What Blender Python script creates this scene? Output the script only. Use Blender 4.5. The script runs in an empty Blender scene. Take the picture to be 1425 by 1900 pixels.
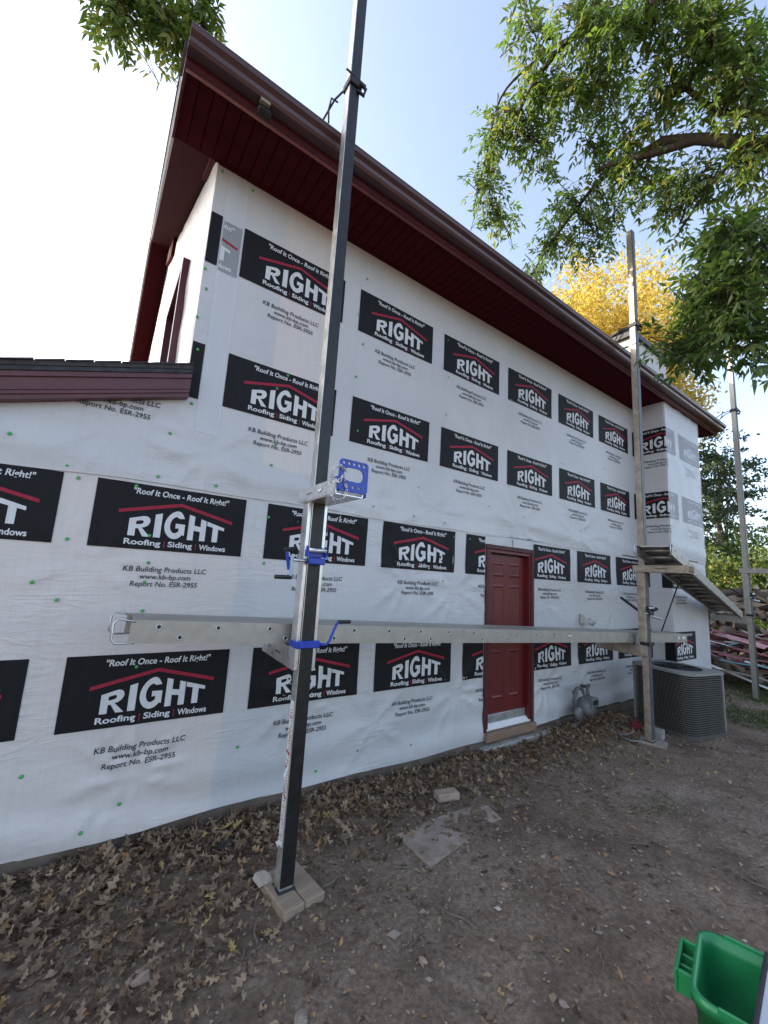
import bpy, bmesh, math, random
import numpy as np
from mathutils import Vector, Matrix, Euler, noise as mnoise
from mathutils.geometry import tessellate_polygon

R = math.radians
sc = bpy.context.scene
col = sc.collection

# ------------------------------------------------------------------ camera
YAW, PITCH, ROLL = R(34.784), R(8.9315), R(3.4474)
CAM = Vector((0.0, -3.297, 0.0))
FPX, U0, V0 = 754.376, 712.5, 950.0
_f = Vector((math.sin(YAW)*math.cos(PITCH), math.cos(YAW)*math.cos(PITCH), math.sin(PITCH)))
_r = Vector((math.cos(YAW), -math.sin(YAW), 0)); _u = _r.cross(_f)
CR = math.cos(ROLL)*_r + math.sin(ROLL)*_u
CU = -math.sin(ROLL)*_r + math.cos(ROLL)*_u
cd = bpy.data.cameras.new('camera'); cam = bpy.data.objects.new('camera', cd); col.objects.link(cam)
cam.matrix_world = Matrix(((CR.x, CU.x, -_f.x, CAM.x), (CR.y, CU.y, -_f.y, CAM.y), (CR.z, CU.z, -_f.z, CAM.z), (0, 0, 0, 1)))
cd.sensor_fit = 'HORIZONTAL'; cd.sensor_width = 36.0; cd.lens = FPX/1425*36
cd.clip_start = 0.05; cd.clip_end = 3000
sc.camera = cam

# ------------------------------------------------------------------ world, sun, exposure
SUN_EL, SUN_AZ = R(28), R(-45)          # azimuth from +Y towards +X
w = bpy.data.worlds.new('World'); sc.world = w; w.use_nodes = True
nt = w.node_tree
bg = nt.nodes['Background']
sky = nt.nodes.new('ShaderNodeTexSky'); sky.sky_type = 'NISHITA'; sky.sun_disc = False
sky.sun_elevation = SUN_EL; sky.sun_rotation = SUN_AZ
sky.air_density = 1.0; sky.dust_density = 2.5; sky.ozone_density = 1.5
hs = nt.nodes.new('ShaderNodeHueSaturation'); hs.inputs['Saturation'].default_value = 0.78
nt.links.new(sky.outputs[0], hs.inputs['Color']); nt.links.new(hs.outputs[0], bg.inputs[0])
bg.inputs[1].default_value = 0.15
sd = bpy.data.lights.new('sun', 'SUN'); so = bpy.data.objects.new('sun', sd); col.objects.link(so)
sd.energy = 2.4; sd.angle = R(0.5); sd.color = (1.0, 0.86, 0.68)
sdir = Vector((math.sin(SUN_AZ)*math.cos(SUN_EL), math.cos(SUN_AZ)*math.cos(SUN_EL), math.sin(SUN_EL)))
so.rotation_euler = (-sdir).to_track_quat('-Z', 'Y').to_euler(); so.location = (0, 0, 30)
sc.view_settings.view_transform = 'Standard'; sc.view_settings.look = 'None'
sc.view_settings.gamma = 1.0; sc.view_settings.use_curve_mapping = False
sc.view_settings.exposure = 1.74

# ------------------------------------------------------------------ helpers
rng = np.random.default_rng(7)
random.seed(11)

def at(u, v, d):
    """point at distance d along the direction of a picture position"""
    q = CR*((u-U0)/FPX) - CU*((v-V0)/FPX) + _f
    return CAM + q.normalized()*d

def tag(o, label=None, cat=None, group=None, kind=None):
    if label: o['label'] = label
    if cat: o['category'] = cat
    if group: o['group'] = group
    if kind: o['kind'] = kind
    return o

def empty(name, loc=(0, 0, 0), rot=(0, 0, 0), parent=None):
    o = bpy.data.objects.new(name, None); col.objects.link(o)
    o.location = loc; o.rotation_euler = rot; o.empty_display_size = 0.1
    if parent: o.parent = parent
    return o

def link(name, me, parent=None, loc=None, rot=None, scale=None):
    o = bpy.data.objects.new(name, me); col.objects.link(o)
    if parent: o.parent = parent
    if loc is not None: o.location = loc
    if rot is not None: o.rotation_euler = rot
    if scale is not None: o.scale = scale
    return o

class MB:
    """collects geometry for ONE mesh"""
    def __init__(s): s.v = []; s.f = []; s.m = []
    def add(s, vs, fs, mi=0):
        b = len(s.v); s.v += [tuple(v) for v in vs]
        s.f += [tuple(b+i for i in f) for f in fs]; s.m += [mi]*len(fs); return s
    def box(s, lo, hi, mi=0, M=None):
        (a, b, c), (d, e, f) = lo, hi
        vs = [(a,b,c),(d,b,c),(d,e,c),(a,e,c),(a,b,f),(d,b,f),(d,e,f),(a,e,f)]
        if M: vs = [M @ Vector(v) for v in vs]
        return s.add(vs, [(3,2,1,0),(4,5,6,7),(0,1,5,4),(1,2,6,5),(2,3,7,6),(3,0,4,7)], mi)
    def bbox(s, lo, hi, bev=.004, mi=0, M=None):
        """box with chamfered edges"""
        bm = bmesh.new(); bmesh.ops.create_cube(bm, size=1)
        for v in bm.verts:
            v.co = Vector((lo[i]+(v.co[i]+.5)*(hi[i]-lo[i]) for i in range(3)))
        bmesh.ops.bevel(bm, geom=bm.edges[:], offset=bev, segments=1, affect='EDGES')
        bm.verts.index_update()
        vs = [(M @ v.co) if M else v.co.copy() for v in bm.verts]
        fs = [[v.index for v in f.verts] for f in bm.faces]; bm.free()
        return s.add(vs, fs, mi)
    def tube(s, pts, rad, n=8, mi=0, cap=True, M=None):
        pts = [Vector(p) for p in pts]
        if not hasattr(rad, '__len__'): rad = [rad]*len(pts)
        vs = []; fs = []; up = None
        for i, p in enumerate(pts):
            t = (pts[min(i+1, len(pts)-1)]-pts[max(i-1, 0)])
            if t.length < 1e-9: t = Vector((0, 0, 1))
            t.normalize()
            if up is None:
                up = Vector((0, 0, 1)) if abs(t.z) < .9 else Vector((1, 0, 0))
            x = t.cross(up)
            if x.length < 1e-6: x = t.cross(Vector((.3, .9, .1)))
            x.normalize(); y = x.cross(t); up = y
            for k in range(n):
                a = 2*math.pi*k/n
                q = p + (x*math.cos(a)+y*math.sin(a))*rad[i]
                vs.append(M @ q if M else q)
        for i in range(len(pts)-1):
            for k in range(n):
                a = i*n+k; b = i*n+(k+1) % n
                fs.append((a, b, b+n, a+n))
        if cap:
            fs.append(tuple(range(n-1, -1, -1))); fs.append(tuple(range((len(pts)-1)*n, len(pts)*n)))
        return s.add(vs, fs, mi)
    def lathe(s, prof, n=16, mi=0, M=None):
        vs = []; fs = []
        for (r, z) in prof:
            for k in range(n):
                a = 2*math.pi*k/n; q = Vector((r*math.cos(a), r*math.sin(a), z)); vs.append(M @ q if M else q)
        for i in range(len(prof)-1):
            for k in range(n):
                a = i*n+k; b = i*n+(k+1) % n; fs.append((a, b, b+n, a+n))
        fs.append(tuple(range(n-1, -1, -1))); fs.append(tuple(range((len(prof)-1)*n, len(prof)*n)))
        return s.add(vs, fs, mi)
    def prism(s, poly, d0, d1, axis='y', mi=0, M=None):
        """2-D polygon extruded along an axis"""
        n = len(poly)
        def P(a, b, d): return {'y': (a, d, b), 'x': (d, a, b), 'z': (a, b, d)}[axis]
        vs = [P(a, b, d0) for a, b in poly]+[P(a, b, d1) for a, b in poly]
        if M: vs = [M @ Vector(v) for v in vs]
        fs = [tuple(range(n)), tuple(range(2*n-1, n-1, -1))]+[(i, i+n, (i+1) % n+n, (i+1) % n) for i in range(n)]
        return s.add(vs, fs, mi)
    def plate(s, outer, holes, d0, d1, axis='y', mi=0):
        """plate with real holes"""
        def P(a, b, d): return {'y': (a, d, b), 'x': (d, a, b), 'z': (a, b, d)}[axis]
        loops = [outer]+holes
        tris = tessellate_polygon([[Vector((a, b, 0)) for a, b in l] for l in loops])
        flat = [p for l in loops for p in l]; n = len(flat)
        vs = [P(a, b, d0) for a, b in flat]+[P(a, b, d1) for a, b in flat]
        fs = [tuple(t) for t in tris]+[tuple(i+n for i in reversed(t)) for t in tris]
        b = 0
        for l in loops:
            k = len(l)
            for i in range(k): fs.append((b+i, b+i+n, b+(i+1) % k+n, b+(i+1) % k))
            b += k
        return s.add(vs, fs, mi)
    def mesh(s, name, mats, smooth=False):
        me = bpy.data.meshes.new(name); me.from_pydata(s.v, [], s.f)
        if not isinstance(mats, (list, tuple)): mats = [mats]
        for m in mats: me.materials.append(m)
        if len(mats) > 1: me.polygons.foreach_set('material_index', s.m)
        if smooth: me.polygons.foreach_set('use_smooth', [True]*len(me.polygons))
        bm = bmesh.new(); bm.from_mesh(me); bmesh.ops.recalc_face_normals(bm, faces=bm.faces); bm.to_mesh(me); bm.free()
        me.update(); return me
    def build(s, name, mats, parent=None, smooth=False, **k):
        return link(name, s.mesh(name, mats, smooth), parent, **k)

def circ(cx, cy, r, n=10): return [(cx+r*math.cos(2*math.pi*i/n), cy+r*math.sin(2*math.pi*i/n)) for i in range(n)]

def grid_mesh(name, P, mats, mask=None, smooth=True, mi=None):
    """P: (nx, nz, 3) array of points -> mesh"""
    nx, nz = P.shape[:2]
    idx = np.arange(nx*nz).reshape(nx, nz)
    q = np.stack([idx[:-1, :-1], idx[1:, :-1], idx[1:, 1:], idx[:-1, 1:]], -1).reshape(-1, 4)
    if mask is not None: q = q[mask.reshape(-1)]
    me = bpy.data.meshes.new(name); me.from_pydata(P.reshape(-1, 3).tolist(), [], q.tolist())
    if not isinstance(mats, (list, tuple)): mats = [mats]
    for m in mats: me.materials.append(m)
    if smooth: me.polygons.foreach_set('use_smooth', [True]*len(me.polygons))
    me.update(); return me

# ------------------------------------------------------------------ materials
class NT:
    def __init__(s, name):
        s.m = bpy.data.materials.new(name); s.m.use_nodes = True; s.t = s.m.node_tree
        s.b = s.t.nodes['Principled BSDF']; s.out = s.t.nodes['Material Output']
        s.pos = s.t.nodes.new('ShaderNodeNewGeometry').outputs['Position']
    def n(s, typ, **k):
        o = s.t.nodes.new(typ)
        for a, b in k.items(): setattr(o, a, b)
        return o
    def l(s, a, b): s.t.links.new(a, b)
    def obj(s): return s.n('ShaderNodeTexCoord').outputs['Object']
    def mapped(s, src, scale=(1, 1, 1), rot=(0, 0, 0)):
        m = s.n('ShaderNodeMapping'); m.inputs['Scale'].default_value = scale; m.inputs['Rotation'].default_value = rot
        s.l(src, m.inputs['Vector']); return m.outputs[0]
    def noise(s, vec, scale, detail=4, rough=.55, dist=0):
        o = s.n('ShaderNodeTexNoise'); o.inputs['Scale'].default_value = scale; o.inputs['Detail'].default_value = detail
        o.inputs['Roughness'].default_value = rough; o.inputs['Distortion'].default_value = dist
        s.l(vec, o.inputs['Vector']); return o.outputs['Fac']
    def ramp(s, fac, stops, interp='LINEAR'):
        o = s.n('ShaderNodeValToRGB'); o.color_ramp.interpolation = interp
        e = o.color_ramp.elements
        while len(e) < len(stops): e.new(.5)
        for i, (p, c) in enumerate(stops):
            e[i].position = p; e[i].color = (*c, 1) if len(c) == 3 else c
        s.l(fac, o.inputs[0]); return o.outputs[0]
    def math(s, op, a, b=None, clamp=False):
        o = s.n('ShaderNodeMath', operation=op); o.use_clamp = clamp
        for i, x in enumerate((a, b)):
            if x is None: continue
            if isinstance(x, (int, float)): o.inputs[i].default_value = x
            else: s.l(x, o.inputs[i])
        return o.outputs[0]
    def mix(s, fac, a, b, mode='MIX'):
        o = s.n('ShaderNodeMix', data_type='RGBA', blend_type=mode)
        for i, x in ((0, fac), (6, a), (7, b)):
            if isinstance(x, (int, float)): o.inputs[i].default_value = x
            elif isinstance(x, tuple): o.inputs[i].default_value = (*x, 1)
            else: s.l(x, o.inputs[i])
        return o.outputs[2]
    def bump(s, h, strength=.3, dist=.01, normal=None):
        o = s.n('ShaderNodeBump'); o.inputs['Strength'].default_value = strength; o.inputs['Distance'].default_value = dist
        s.l(h, o.inputs['Height'])
        if normal is not None: s.l(normal, o.inputs['Normal'])
        return o.outputs[0]
    def set(s, color=None, rough=None, metal=None, normal=None, spec=None):
        for key, x in (('Base Color', color), ('Roughness', rough), ('Metallic', metal), ('Specular IOR Level', spec)):
            if x is None: continue
            if isinstance(x, tuple): s.b.inputs[key].default_value = (*x, 1)
            elif isinstance(x, (int, float)): s.b.inputs[key].default_value = x
            else: s.l(x, s.b.inputs[key])
        if normal is not None: s.l(normal, s.b.inputs['Normal'])
        return s.m

def simple(name, c, rough=.6, metal=0., var=.25, scale=14., bump=.15, stretch=(1, 1, 1), local=True, bdist=.004, spec=None):
    s = NT(name); v = s.mapped(s.obj() if local else s.pos, stretch)
    n = s.noise(v, scale, 5, .6)
    lo = tuple(x*(1-var) for x in c); hi = tuple(min(1, x*(1+var)) for x in c)
    c_ = s.ramp(n, [(.3, lo), (.7, hi)])
    n2 = s.noise(v, scale*5, 3)
    r_ = s.math('ADD', s.math('MULTIPLY', n2, .25), rough-.12)
    return s.set(c_, r_, metal, s.bump(n2, bump, bdist), spec)

M = {}
# wrap: woven translucent sheet, seams and sheathing behind it give pinkish and bluish panels
def wrap_mat(name, patches):
    s = NT(name)
    sep = s.n('ShaderNodeSeparateXYZ'); s.l(s.pos, sep.inputs[0]); X, Z = sep.outputs[0], sep.outputs[2]
    wob = s.math('MULTIPLY', s.math('SUBTRACT', s.noise(s.pos, 2.2, 2), .5), .10)
    tot = None
    for (x0, x1, z0, z1, k) in patches:
        a = s.math('ADD', X, wob); b = s.math('ADD', Z, wob)
        m = None
        for (val, edge, sgn) in ((a, x0, 1), (a, x1, -1), (b, z0, 1), (b, z1, -1)):
            t = s.math('MULTIPLY', s.math('SUBTRACT', val, edge), sgn*28.0, False)
            t = s.math('ADD', t, .5, True)
            m = t if m is None else s.math('MULTIPLY', m, t)
        m = s.math('MULTIPLY', m, k)
        tot = m if tot is None else s.math('MAXIMUM', tot, m)
    big = s.noise(s.pos, .9, 3)
    base = s.ramp(big, [(.3, (.495, .498, .508)), (.7, (.585, .582, .582))])
    base = s.mix(tot, base, (.655, .588, .552))
    streak = s.noise(s.mapped(s.pos, (120, 120, 4)), 1.0, 3, .6)
    base = s.mix(s.math('MULTIPLY', s.ramp(streak, [(.35, (0, 0, 0)), (.75, (1, 1, 1))]), .22), base, (.38, .40, .44))
    stud = s.math('SUBTRACT', 1.0, s.math('MULTIPLY', s.math('ABSOLUTE', s.math('SUBTRACT', s.math('FRACT', s.math('DIVIDE', s.math('ADD', X, s.math('MULTIPLY', wob, .15)), .406)), .5)), 16.0), True)
    base = s.mix(s.math('MULTIPLY', stud, .16), base, (.45, .44, .44))
    spots = s.noise(s.pos, 5, 4, .7)
    base = s.mix(s.math('MULTIPLY', s.ramp(spots, [(.60, (0, 0, 0)), (.78, (1, 1, 1))]), .18), base, (.50, .50, .52))
    weave = s.noise(s.mapped(s.pos, (260, 260, 60)), 1.0, 2)
    wr = s.noise(s.mapped(s.pos, (3.0, 3.0, 6.0), (0, .5, 0)), 1.0, 3, .5, 1.6)
    def crease(rot, sc):
        n_ = s.noise(s.mapped(s.pos, sc, (0, rot, 0)), 1.0, 2, .45, .9)
        r_ = s.math('SUBTRACT', 1.0, s.math('MULTIPLY', s.math('ABSOLUTE', s.math('SUBTRACT', n_, .5)), 9.0), True)
        return s.math('MULTIPLY', s.math('POWER', r_, 2.0), s.ramp(s.noise(s.pos, 1.3+sc[0]*.1, 2), [(.48, (0, 0, 0)), (.62, (1, 1, 1))]))
    wr = s.math('ADD', wr, s.math('MULTIPLY', .22, s.math('ADD', crease(.7, (2.2, 2.2, 9)), s.math('ADD', crease(-.6, (2.6, 2.6, 10)), crease(1.35, (2.0, 2.0, 8))))))
    nb = s.bump(weave, .12, .002); nb = s.bump(wr, .42, .014, nb)
    return s.set(base, .42, 0., nb, .35)
M['wrap'] = wrap_mat('house_wrap_white', [(-4, .92, -2, .55, .75), (1.02, 1.52, .85, 3.4, .8), (.60, 1.1, 1.0, 1.95, .0), (.95, 1.3, -.1, .25, .35)])
def print_mat(name, c, rough=.62):
    s = NT(name)
    streak = s.noise(s.mapped(s.pos, (120, 120, 4)), 1.0, 3, .6)
    hi = tuple(min(1., x*1.3+.004) for x in c)
    cc = s.ramp(streak, [(.45, c), (.9, hi)])
    wr = s.noise(s.mapped(s.pos, (3.0, 3.0, 6.0), (0, .5, 0)), 1.0, 3, .5, 1.6)
    return s.set(cc, rough, 0., s.bump(wr, .30, .012), .18)
M['ink_black'] = print_mat('ink_black', (.010, .010, .012))
M['ink_white'] = print_mat('ink_white', (.60, .605, .615))
M['ink_red'] = print_mat('ink_red', (.30, .022, .045))
M['ink_text'] = print_mat('ink_text', (.035, .035, .045))
def film_mat():
    s = NT('translucent_film'); tr = s.n('ShaderNodeBsdfTransparent'); mx = s.n('ShaderNodeMixShader')
    s.set((.80, .83, .88), .35, 0., s.bump(s.noise(s.mapped(s.pos, (4, 4, 2)), 2.0, 4, .6, 1.5), .6, .02))
    mx.inputs[0].default_value = .34
    s.l(tr.outputs[0], mx.inputs[1]); s.l(s.b.outputs[0], mx.inputs[2]); s.l(mx.outputs[0], s.out.inputs[0]); return s.m
M['film'] = film_mat()
M['cap'] = simple('green_cap', (.05, .34, .075), .4, var=.1)
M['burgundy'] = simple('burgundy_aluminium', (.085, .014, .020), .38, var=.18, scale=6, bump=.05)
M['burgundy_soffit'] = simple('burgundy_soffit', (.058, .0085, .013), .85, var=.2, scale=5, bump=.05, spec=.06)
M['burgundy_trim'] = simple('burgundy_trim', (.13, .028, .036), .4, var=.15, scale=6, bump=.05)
M['gutter'] = simple('gutter_brown', (.055, .020, .020), .36, var=.25, scale=5, bump=.05, stretch=(.4, 3, 3))
M['drip'] = simple('drip_edge_white', (.75, .75, .75), .35, var=.05)
M['shingle'] = simple('asphalt_shingle', (.045, .04, .042), .9, var=.4, scale=40, bump=.6)
M['door_red'] = simple('door_paint_red', (.115, .0085, .010), .42, var=.14, scale=4, bump=.06, stretch=(3, 3, .6))
M['casing'] = simple('casing_dark_red', (.062, .009, .011), .6, var=.4, scale=9, bump=.25, stretch=(3, 3, .7))
M['glass'] = NT('window_glass').set((.03, .035, .04), .06, 0., None, .7)
def wood(name, c, var=.3, scale=3., stretch=(1, 14, 14), rough=.75, bump=.35):
    s = NT(name); v = s.mapped(s.obj(), stretch)
    n = s.noise(v, scale, 6, .65, .8)
    n2 = s.noise(s.obj(), 5, 3)
    a = s.ramp(n, [(.3, tuple(x*(1-var) for x in c)), (.7, tuple(min(1, x*(1+var)) for x in c))])
    a = s.mix(s.math('MULTIPLY', n2, .5), a, tuple(x*.62 for x in c))
    return s.set(a, rough, 0., s.bump(n, bump, .004), .3)
M['lumber'] = wood('weathered_lumber', (.34, .255, .185))
M['lumber_grey'] = wood('grey_lumber', (.30, .26, .22))
M['sill_wood'] = wood('sill_wood', (.26, .17, .12))
M['concrete'] = simple('concrete', (.30, .285, .265), .85, var=.3, scale=7, bump=.4)
M['slab'] = simple('dusty_slab', (.29, .225, .18), .9, var=.4, scale=6, bump=.5)
M['pale_stone'] = simple('pale_stone', (.46, .40, .33), .85, var=.2, scale=20, bump=.4)
M['foundation'] = simple('foundation_concrete', (.11, .085, .068), .9, var=.4, scale=5, bump=.5, local=False)
M['brick_tan'] = simple('tan_brick', (.34, .25, .19), .85, var=.25, scale=12, bump=.5)
def alu(name, c, rough=.36, dirt=.35):
    s = NT(name); v = s.mapped(s.obj(), (2, 2, 2))
    n = s.noise(v, 6, 6, .65)
    n2 = s.noise(s.mapped(s.obj(), (8, 40, 40)), 4, 3)
    a = s.ramp(n, [(.35, tuple(x*(1-dirt) for x in c)), (.65, c)])
    rr = s.math('ADD', s.math('MULTIPLY', n, .3), rough-.13)
    return s.set(a, rr, .75, s.bump(n2, .12, .002))
M['alu'] = alu('aluminium', (.62, .62, .60))
M['alu_old'] = alu('dull_aluminium', (.40, .385, .355), .45, .18)
M['alu_bright'] = alu('bright_aluminium', (.74, .75, .76), .28, .2)
M['alu_tan'] = alu('tan_oxidised_aluminium', (.50, .43, .35), .5, .4)
M['rubber'] = simple('black_rubber', (.012, .012, .013), .42, var=.5, scale=18, bump=.12, spec=.4)
M['rubber_worn'] = simple('worn_grey_rubber', (.055, .057, .062), .5, var=.4, scale=18, bump=.15)
M['blue'] = simple('blue_powder_coat', (.012, .045, .36), .35, var=.15, bump=.05)
M['blue_pale'] = simple('pale_blue_steel', (.30, .42, .56), .4, .3, var=.1, bump=.05)
M['black'] = simple('black_plastic', (.012, .012, .012), .5, var=.3)
M['dark_steel'] = simple('dark_steel', (.035, .035, .038), .5, .6, var=.4)
M['steel'] = simple('zinc_steel', (.55, .55, .55), .35, .9, var=.15)
M['white_tape'] = simple('white_sticker', (.70, .68, .65), .5, var=.18, scale=30)
M['red_tape'] = simple('red_marking', (.42, .02, .03), .5, var=.1)
M['ac'] = simple('ac_grey_paint', (.085, .082, .076), .5, .2, var=.2, scale=5, bump=.05)
M['ac_dark'] = simple('ac_coil_dark', (.02, .02, .02), .8, var=.3)
M['ac_top'] = simple('ac_top_paint', (.24, .235, .22), .5, .1, var=.15)
M['meter'] = simple('meter_grey_paint', (.15, .15, .145), .5, .1, var=.25, scale=8)
M['pipe'] = simple('grey_pipe', (.12, .12, .117), .5, .3, var=.3, scale=10)
M['bin'] = simple('green_plastic', (.014, .20, .065), .33, var=.18, scale=5, bump=.05)
M['grey_board'] = simple('grey_board', (.42, .44, .48), .5, var=.1, scale=4)
M['vent_white'] = simple('vent_plastic', (.48, .46, .43), .5, var=.15)
M['beige'] = simple('beige_siding', (.50, .50, .46), .6, var=.1, scale=4)
M['bark'] = wood('bark_dark', (.075, .06, .05), .5, 5, (6, 6, 1.5), .9, .8)
M['bark_grey'] = wood('bark_grey', (.17, .14, .115), .5, 5, (6, 6, 1.5), .9, .8)
M['hose'] = simple('grey_hose', (.20, .18, .17), .5, var=.2)
M['red_plastic'] = simple('red_plastic', (.13, .012, .012), .4, var=.2)

def leaf_mat(name, stops, trans=.35, rough=.5):
    s = NT(name)
    a = s.n('ShaderNodeAttribute', attribute_name='tone').outputs['Fac']
    inf = s.n('ShaderNodeObjectInfo').outputs['Random']
    f = s.math('FRACT', s.math('ADD', a, inf))
    c = s.ramp(f, stops)
    s.set(c, rough, 0., None, .35)
    tl = s.n('ShaderNodeBsdfTranslucent'); s.l(s.mix(1.0, c, (1.6, 1.7, .9), 'MULTIPLY'), tl.inputs[0])
    mx = s.n('ShaderNodeMixShader'); mx.inputs[0].default_value = trans
    s.l(s.b.outputs[0], mx.inputs[1]); s.l(tl.outputs[0], mx.inputs[2]); s.l(mx.outputs[0], s.out.inputs[0]); return s.m
M['leaf'] = leaf_mat('leaf_green', [(0, (.055, .095, .026)), (.5, (.11, .165, .042)), (.85, (.17, .20, .055)), (1, (.24, .21, .075))], .5)
M['leaf_dark'] = leaf_mat('leaf_dark_green', [(0, (.038, .075, .026)), (.6, (.075, .125, .038)), (1, (.13, .17, .048))], .42)
M['leaf_yellow'] = leaf_mat('leaf_yellow', [(0, (.30, .19, .045)), (.5, (.46, .33, .08)), (1, (.52, .43, .15))], .45)
M['leaf_hedge'] = leaf_mat('leaf_hedge', [(0, (.045, .078, .026)), (.6, (.090, .140, .040)), (.9, (.16, .19, .05)), (1, (.26, .22, .06))], .42)
M['leaf_pine'] = leaf_mat('leaf_pine', [(0, (.030, .055, .028)), (1, (.070, .10, .045))], .2)
M['litter'] = leaf_mat('dry_leaf', [(0, (.075, .044, .028)), (.3, (.15, .094, .060)), (.6, (.235, .160, .105)), (.93, (.36, .26, .17)), (.97, (.36, .19, .08)), (1, (.42, .34, .13))], .12, .75)
M['grass'] = leaf_mat('grass_blade', [(0, (.035, .058, .018)), (.6, (.065, .095, .028)), (1, (.13, .13, .055))], .3)
def pebble_mat():
    s = NT('pebbles'); a = s.n('ShaderNodeAttribute', attribute_name='tone').outputs['Fac']
    c = s.ramp(a, [(0, (.14, .105, .085)), (.6, (.27, .215, .175)), (.9, (.42, .36, .30)), (1, (.66, .61, .55))])
    return s.set(c, .8)
M['pebble'] = pebble_mat()
def wood_log_mat():
    s = NT('split_firewood'); a = s.n('ShaderNodeObjectInfo').outputs['Random']
    at_ = s.n('ShaderNodeAttribute', attribute_name='tone').outputs['Fac']
    f = s.math('FRACT', s.math('ADD', a, at_))
    c = s.ramp(f, [(0, (.27, .205, .15)), (.5, (.42, .34, .26)), (1, (.52, .44, .36))])
    n = s.noise(s.mapped(s.obj(), (3, 30, 30)), 2, 5, .6)
    c = s.mix(s.math('MULTIPLY', n, .6), c, (.12, .09, .07))
    return s.set(c, .85, 0., s.bump(n, .5, .006))
M['log'] = wood_log_mat()
M['log_bark'] = wood('log_bark', (.085, .065, .055), .5, 5, (2, 12, 12), .9, .8)

def ground_mat():
    s = NT('bare_dirt')
    big = s.noise(s.pos, .55, 4, .6); med = s.noise(s.pos, 3.2, 6, .65); fine = s.noise(s.pos, 38, 6, .7); vf = s.noise(s.pos, 150, 3, .7)
    c = s.ramp(med, [(.28, (.160, .112, .080)), (.55, (.260, .190, .140)), (.8, (.36, .28, .215))])
    dry = s.ramp(big, [(.48, (0, 0, 0)), (.68, (1, 1, 1))])
    c = s.mix(s.math('MULTIPLY', dry, .55), c, (.43, .35, .28))
    damp = s.noise(s.pos, 1.7, 5, .62, .6)
    c = s.mix(s.math('MULTIPLY', s.ramp(damp, [(.50, (0, 0, 0)), (.66, (1, 1, 1))]), .62), c, (.085, .058, .041))
    c = s.mix(s.math('MULTIPLY', s.ramp(fine, [(.42, (1, 1, 1)), (.60, (0, 0, 0))]), .55), c, (.075, .051, .037))
    c = s.mix(s.math('MULTIPLY', s.ramp(vf, [(.62, (0, 0, 0)), (.74, (1, 1, 1))]), .45), c, (.48, .41, .35))
    h = s.math('ADD', s.math('MULTIPLY', fine, .8), s.math('MULTIPLY', vf, .35))
    return s.set(c, .93, 0., s.bump(h, .75, .02), .2)
M['dirt'] = ground_mat()

# ------------------------------------------------------------------ ground
GZ = -1.81
def gz(x, y):
    """ground height (numpy)"""
    x = np.asarray(x, float); y = np.asarray(y, float)
    h = GZ + 0.018*np.sin(x*1.3+.4)*np.sin(y*1.7+1.1) + .008*np.sin(x*4.1+y*2.3) + .005*np.sin(x*9.7-y*7.1+1)
    near = np.clip((y+.45)/.45, 0, 1)
    h = h - .035*near
    far = np.clip((np.hypot(x, y)-14)/40, 0, 1)
    return h - .25*far
def gzf(x, y): return float(gz(x, y))
def axis(lo, hi, step, far):
    a = np.arange(lo, hi+1e-6, step); out = [lo]; d = step; x = lo
    left = []
    while x > -far: d *= 1.35; x -= d; left.append(x)
    x = hi; d = step; right = []
    while x < far: d *= 1.35; x += d; right.append(x)
    return np.array(left[::-1]+a.tolist()+right)
gx = axis(-1.2, 8.0, .04, 500); gy = axis(-3.4, .1, .035, 500)
GX, GY = np.meshgrid(gx, gy, indexing='ij')
GH = gz(GX, GY)
nearm = ((GX > -2) & (GX < 9) & (GY > -4) & (GY < .3))
nz_ = np.array([mnoise.noise((float(a)*7, float(b)*7, 0.0))*.010 + mnoise.noise((float(a)*22, float(b)*22, 3.0))*.005 if k else 0.
                for a, b, k in zip(GX.ravel(), GY.ravel(), nearm.ravel())]).reshape(GX.shape)
GH = GH+nz_
me = grid_mesh('ground', np.stack([GX, GY, GH], -1), M['dirt'])
ground = tag(link('ground', me), kind='structure')

# ------------------------------------------------------------------ house
XC = 0.385                       # left corner of the two-storey part
ZS = 3.33                        # eave soffit
XI, DB, XB2 = 7.78, 0.5, 9.30    # chimney bump-out: left face, depth, right face
DX0, DX1, DZ0, DZ1 = 3.80, 4.73, -1.735, .455   # door frame outside
YB = 9.4                         # back of the house
PIT = .50                        # roof pitch
ZR = ZS+.09                      # rake soffit height at the wall line
ridge_y = 4.5
def rake_wing(x): return 1.225+.33*(x-.40)     # underside line of the lower wing's rake

house = tag(empty('house', (XC, 0, GZ)), 'two-storey house clad in printed white house wrap with burgundy eaves', 'house')
HI = Matrix.Translation(Vector((-XC, 0, -GZ)))
def hpart(name, mb, mats, parent=None, smooth=False):
    """a part given in world coordinates, parented to the house"""
    me = mb.mesh(name, mats, smooth) if isinstance(mb, MB) else mb
    o = link(name, me, parent or house)
    if parent is None: o.location = (-XC, 0, -GZ)
    return o

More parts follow.
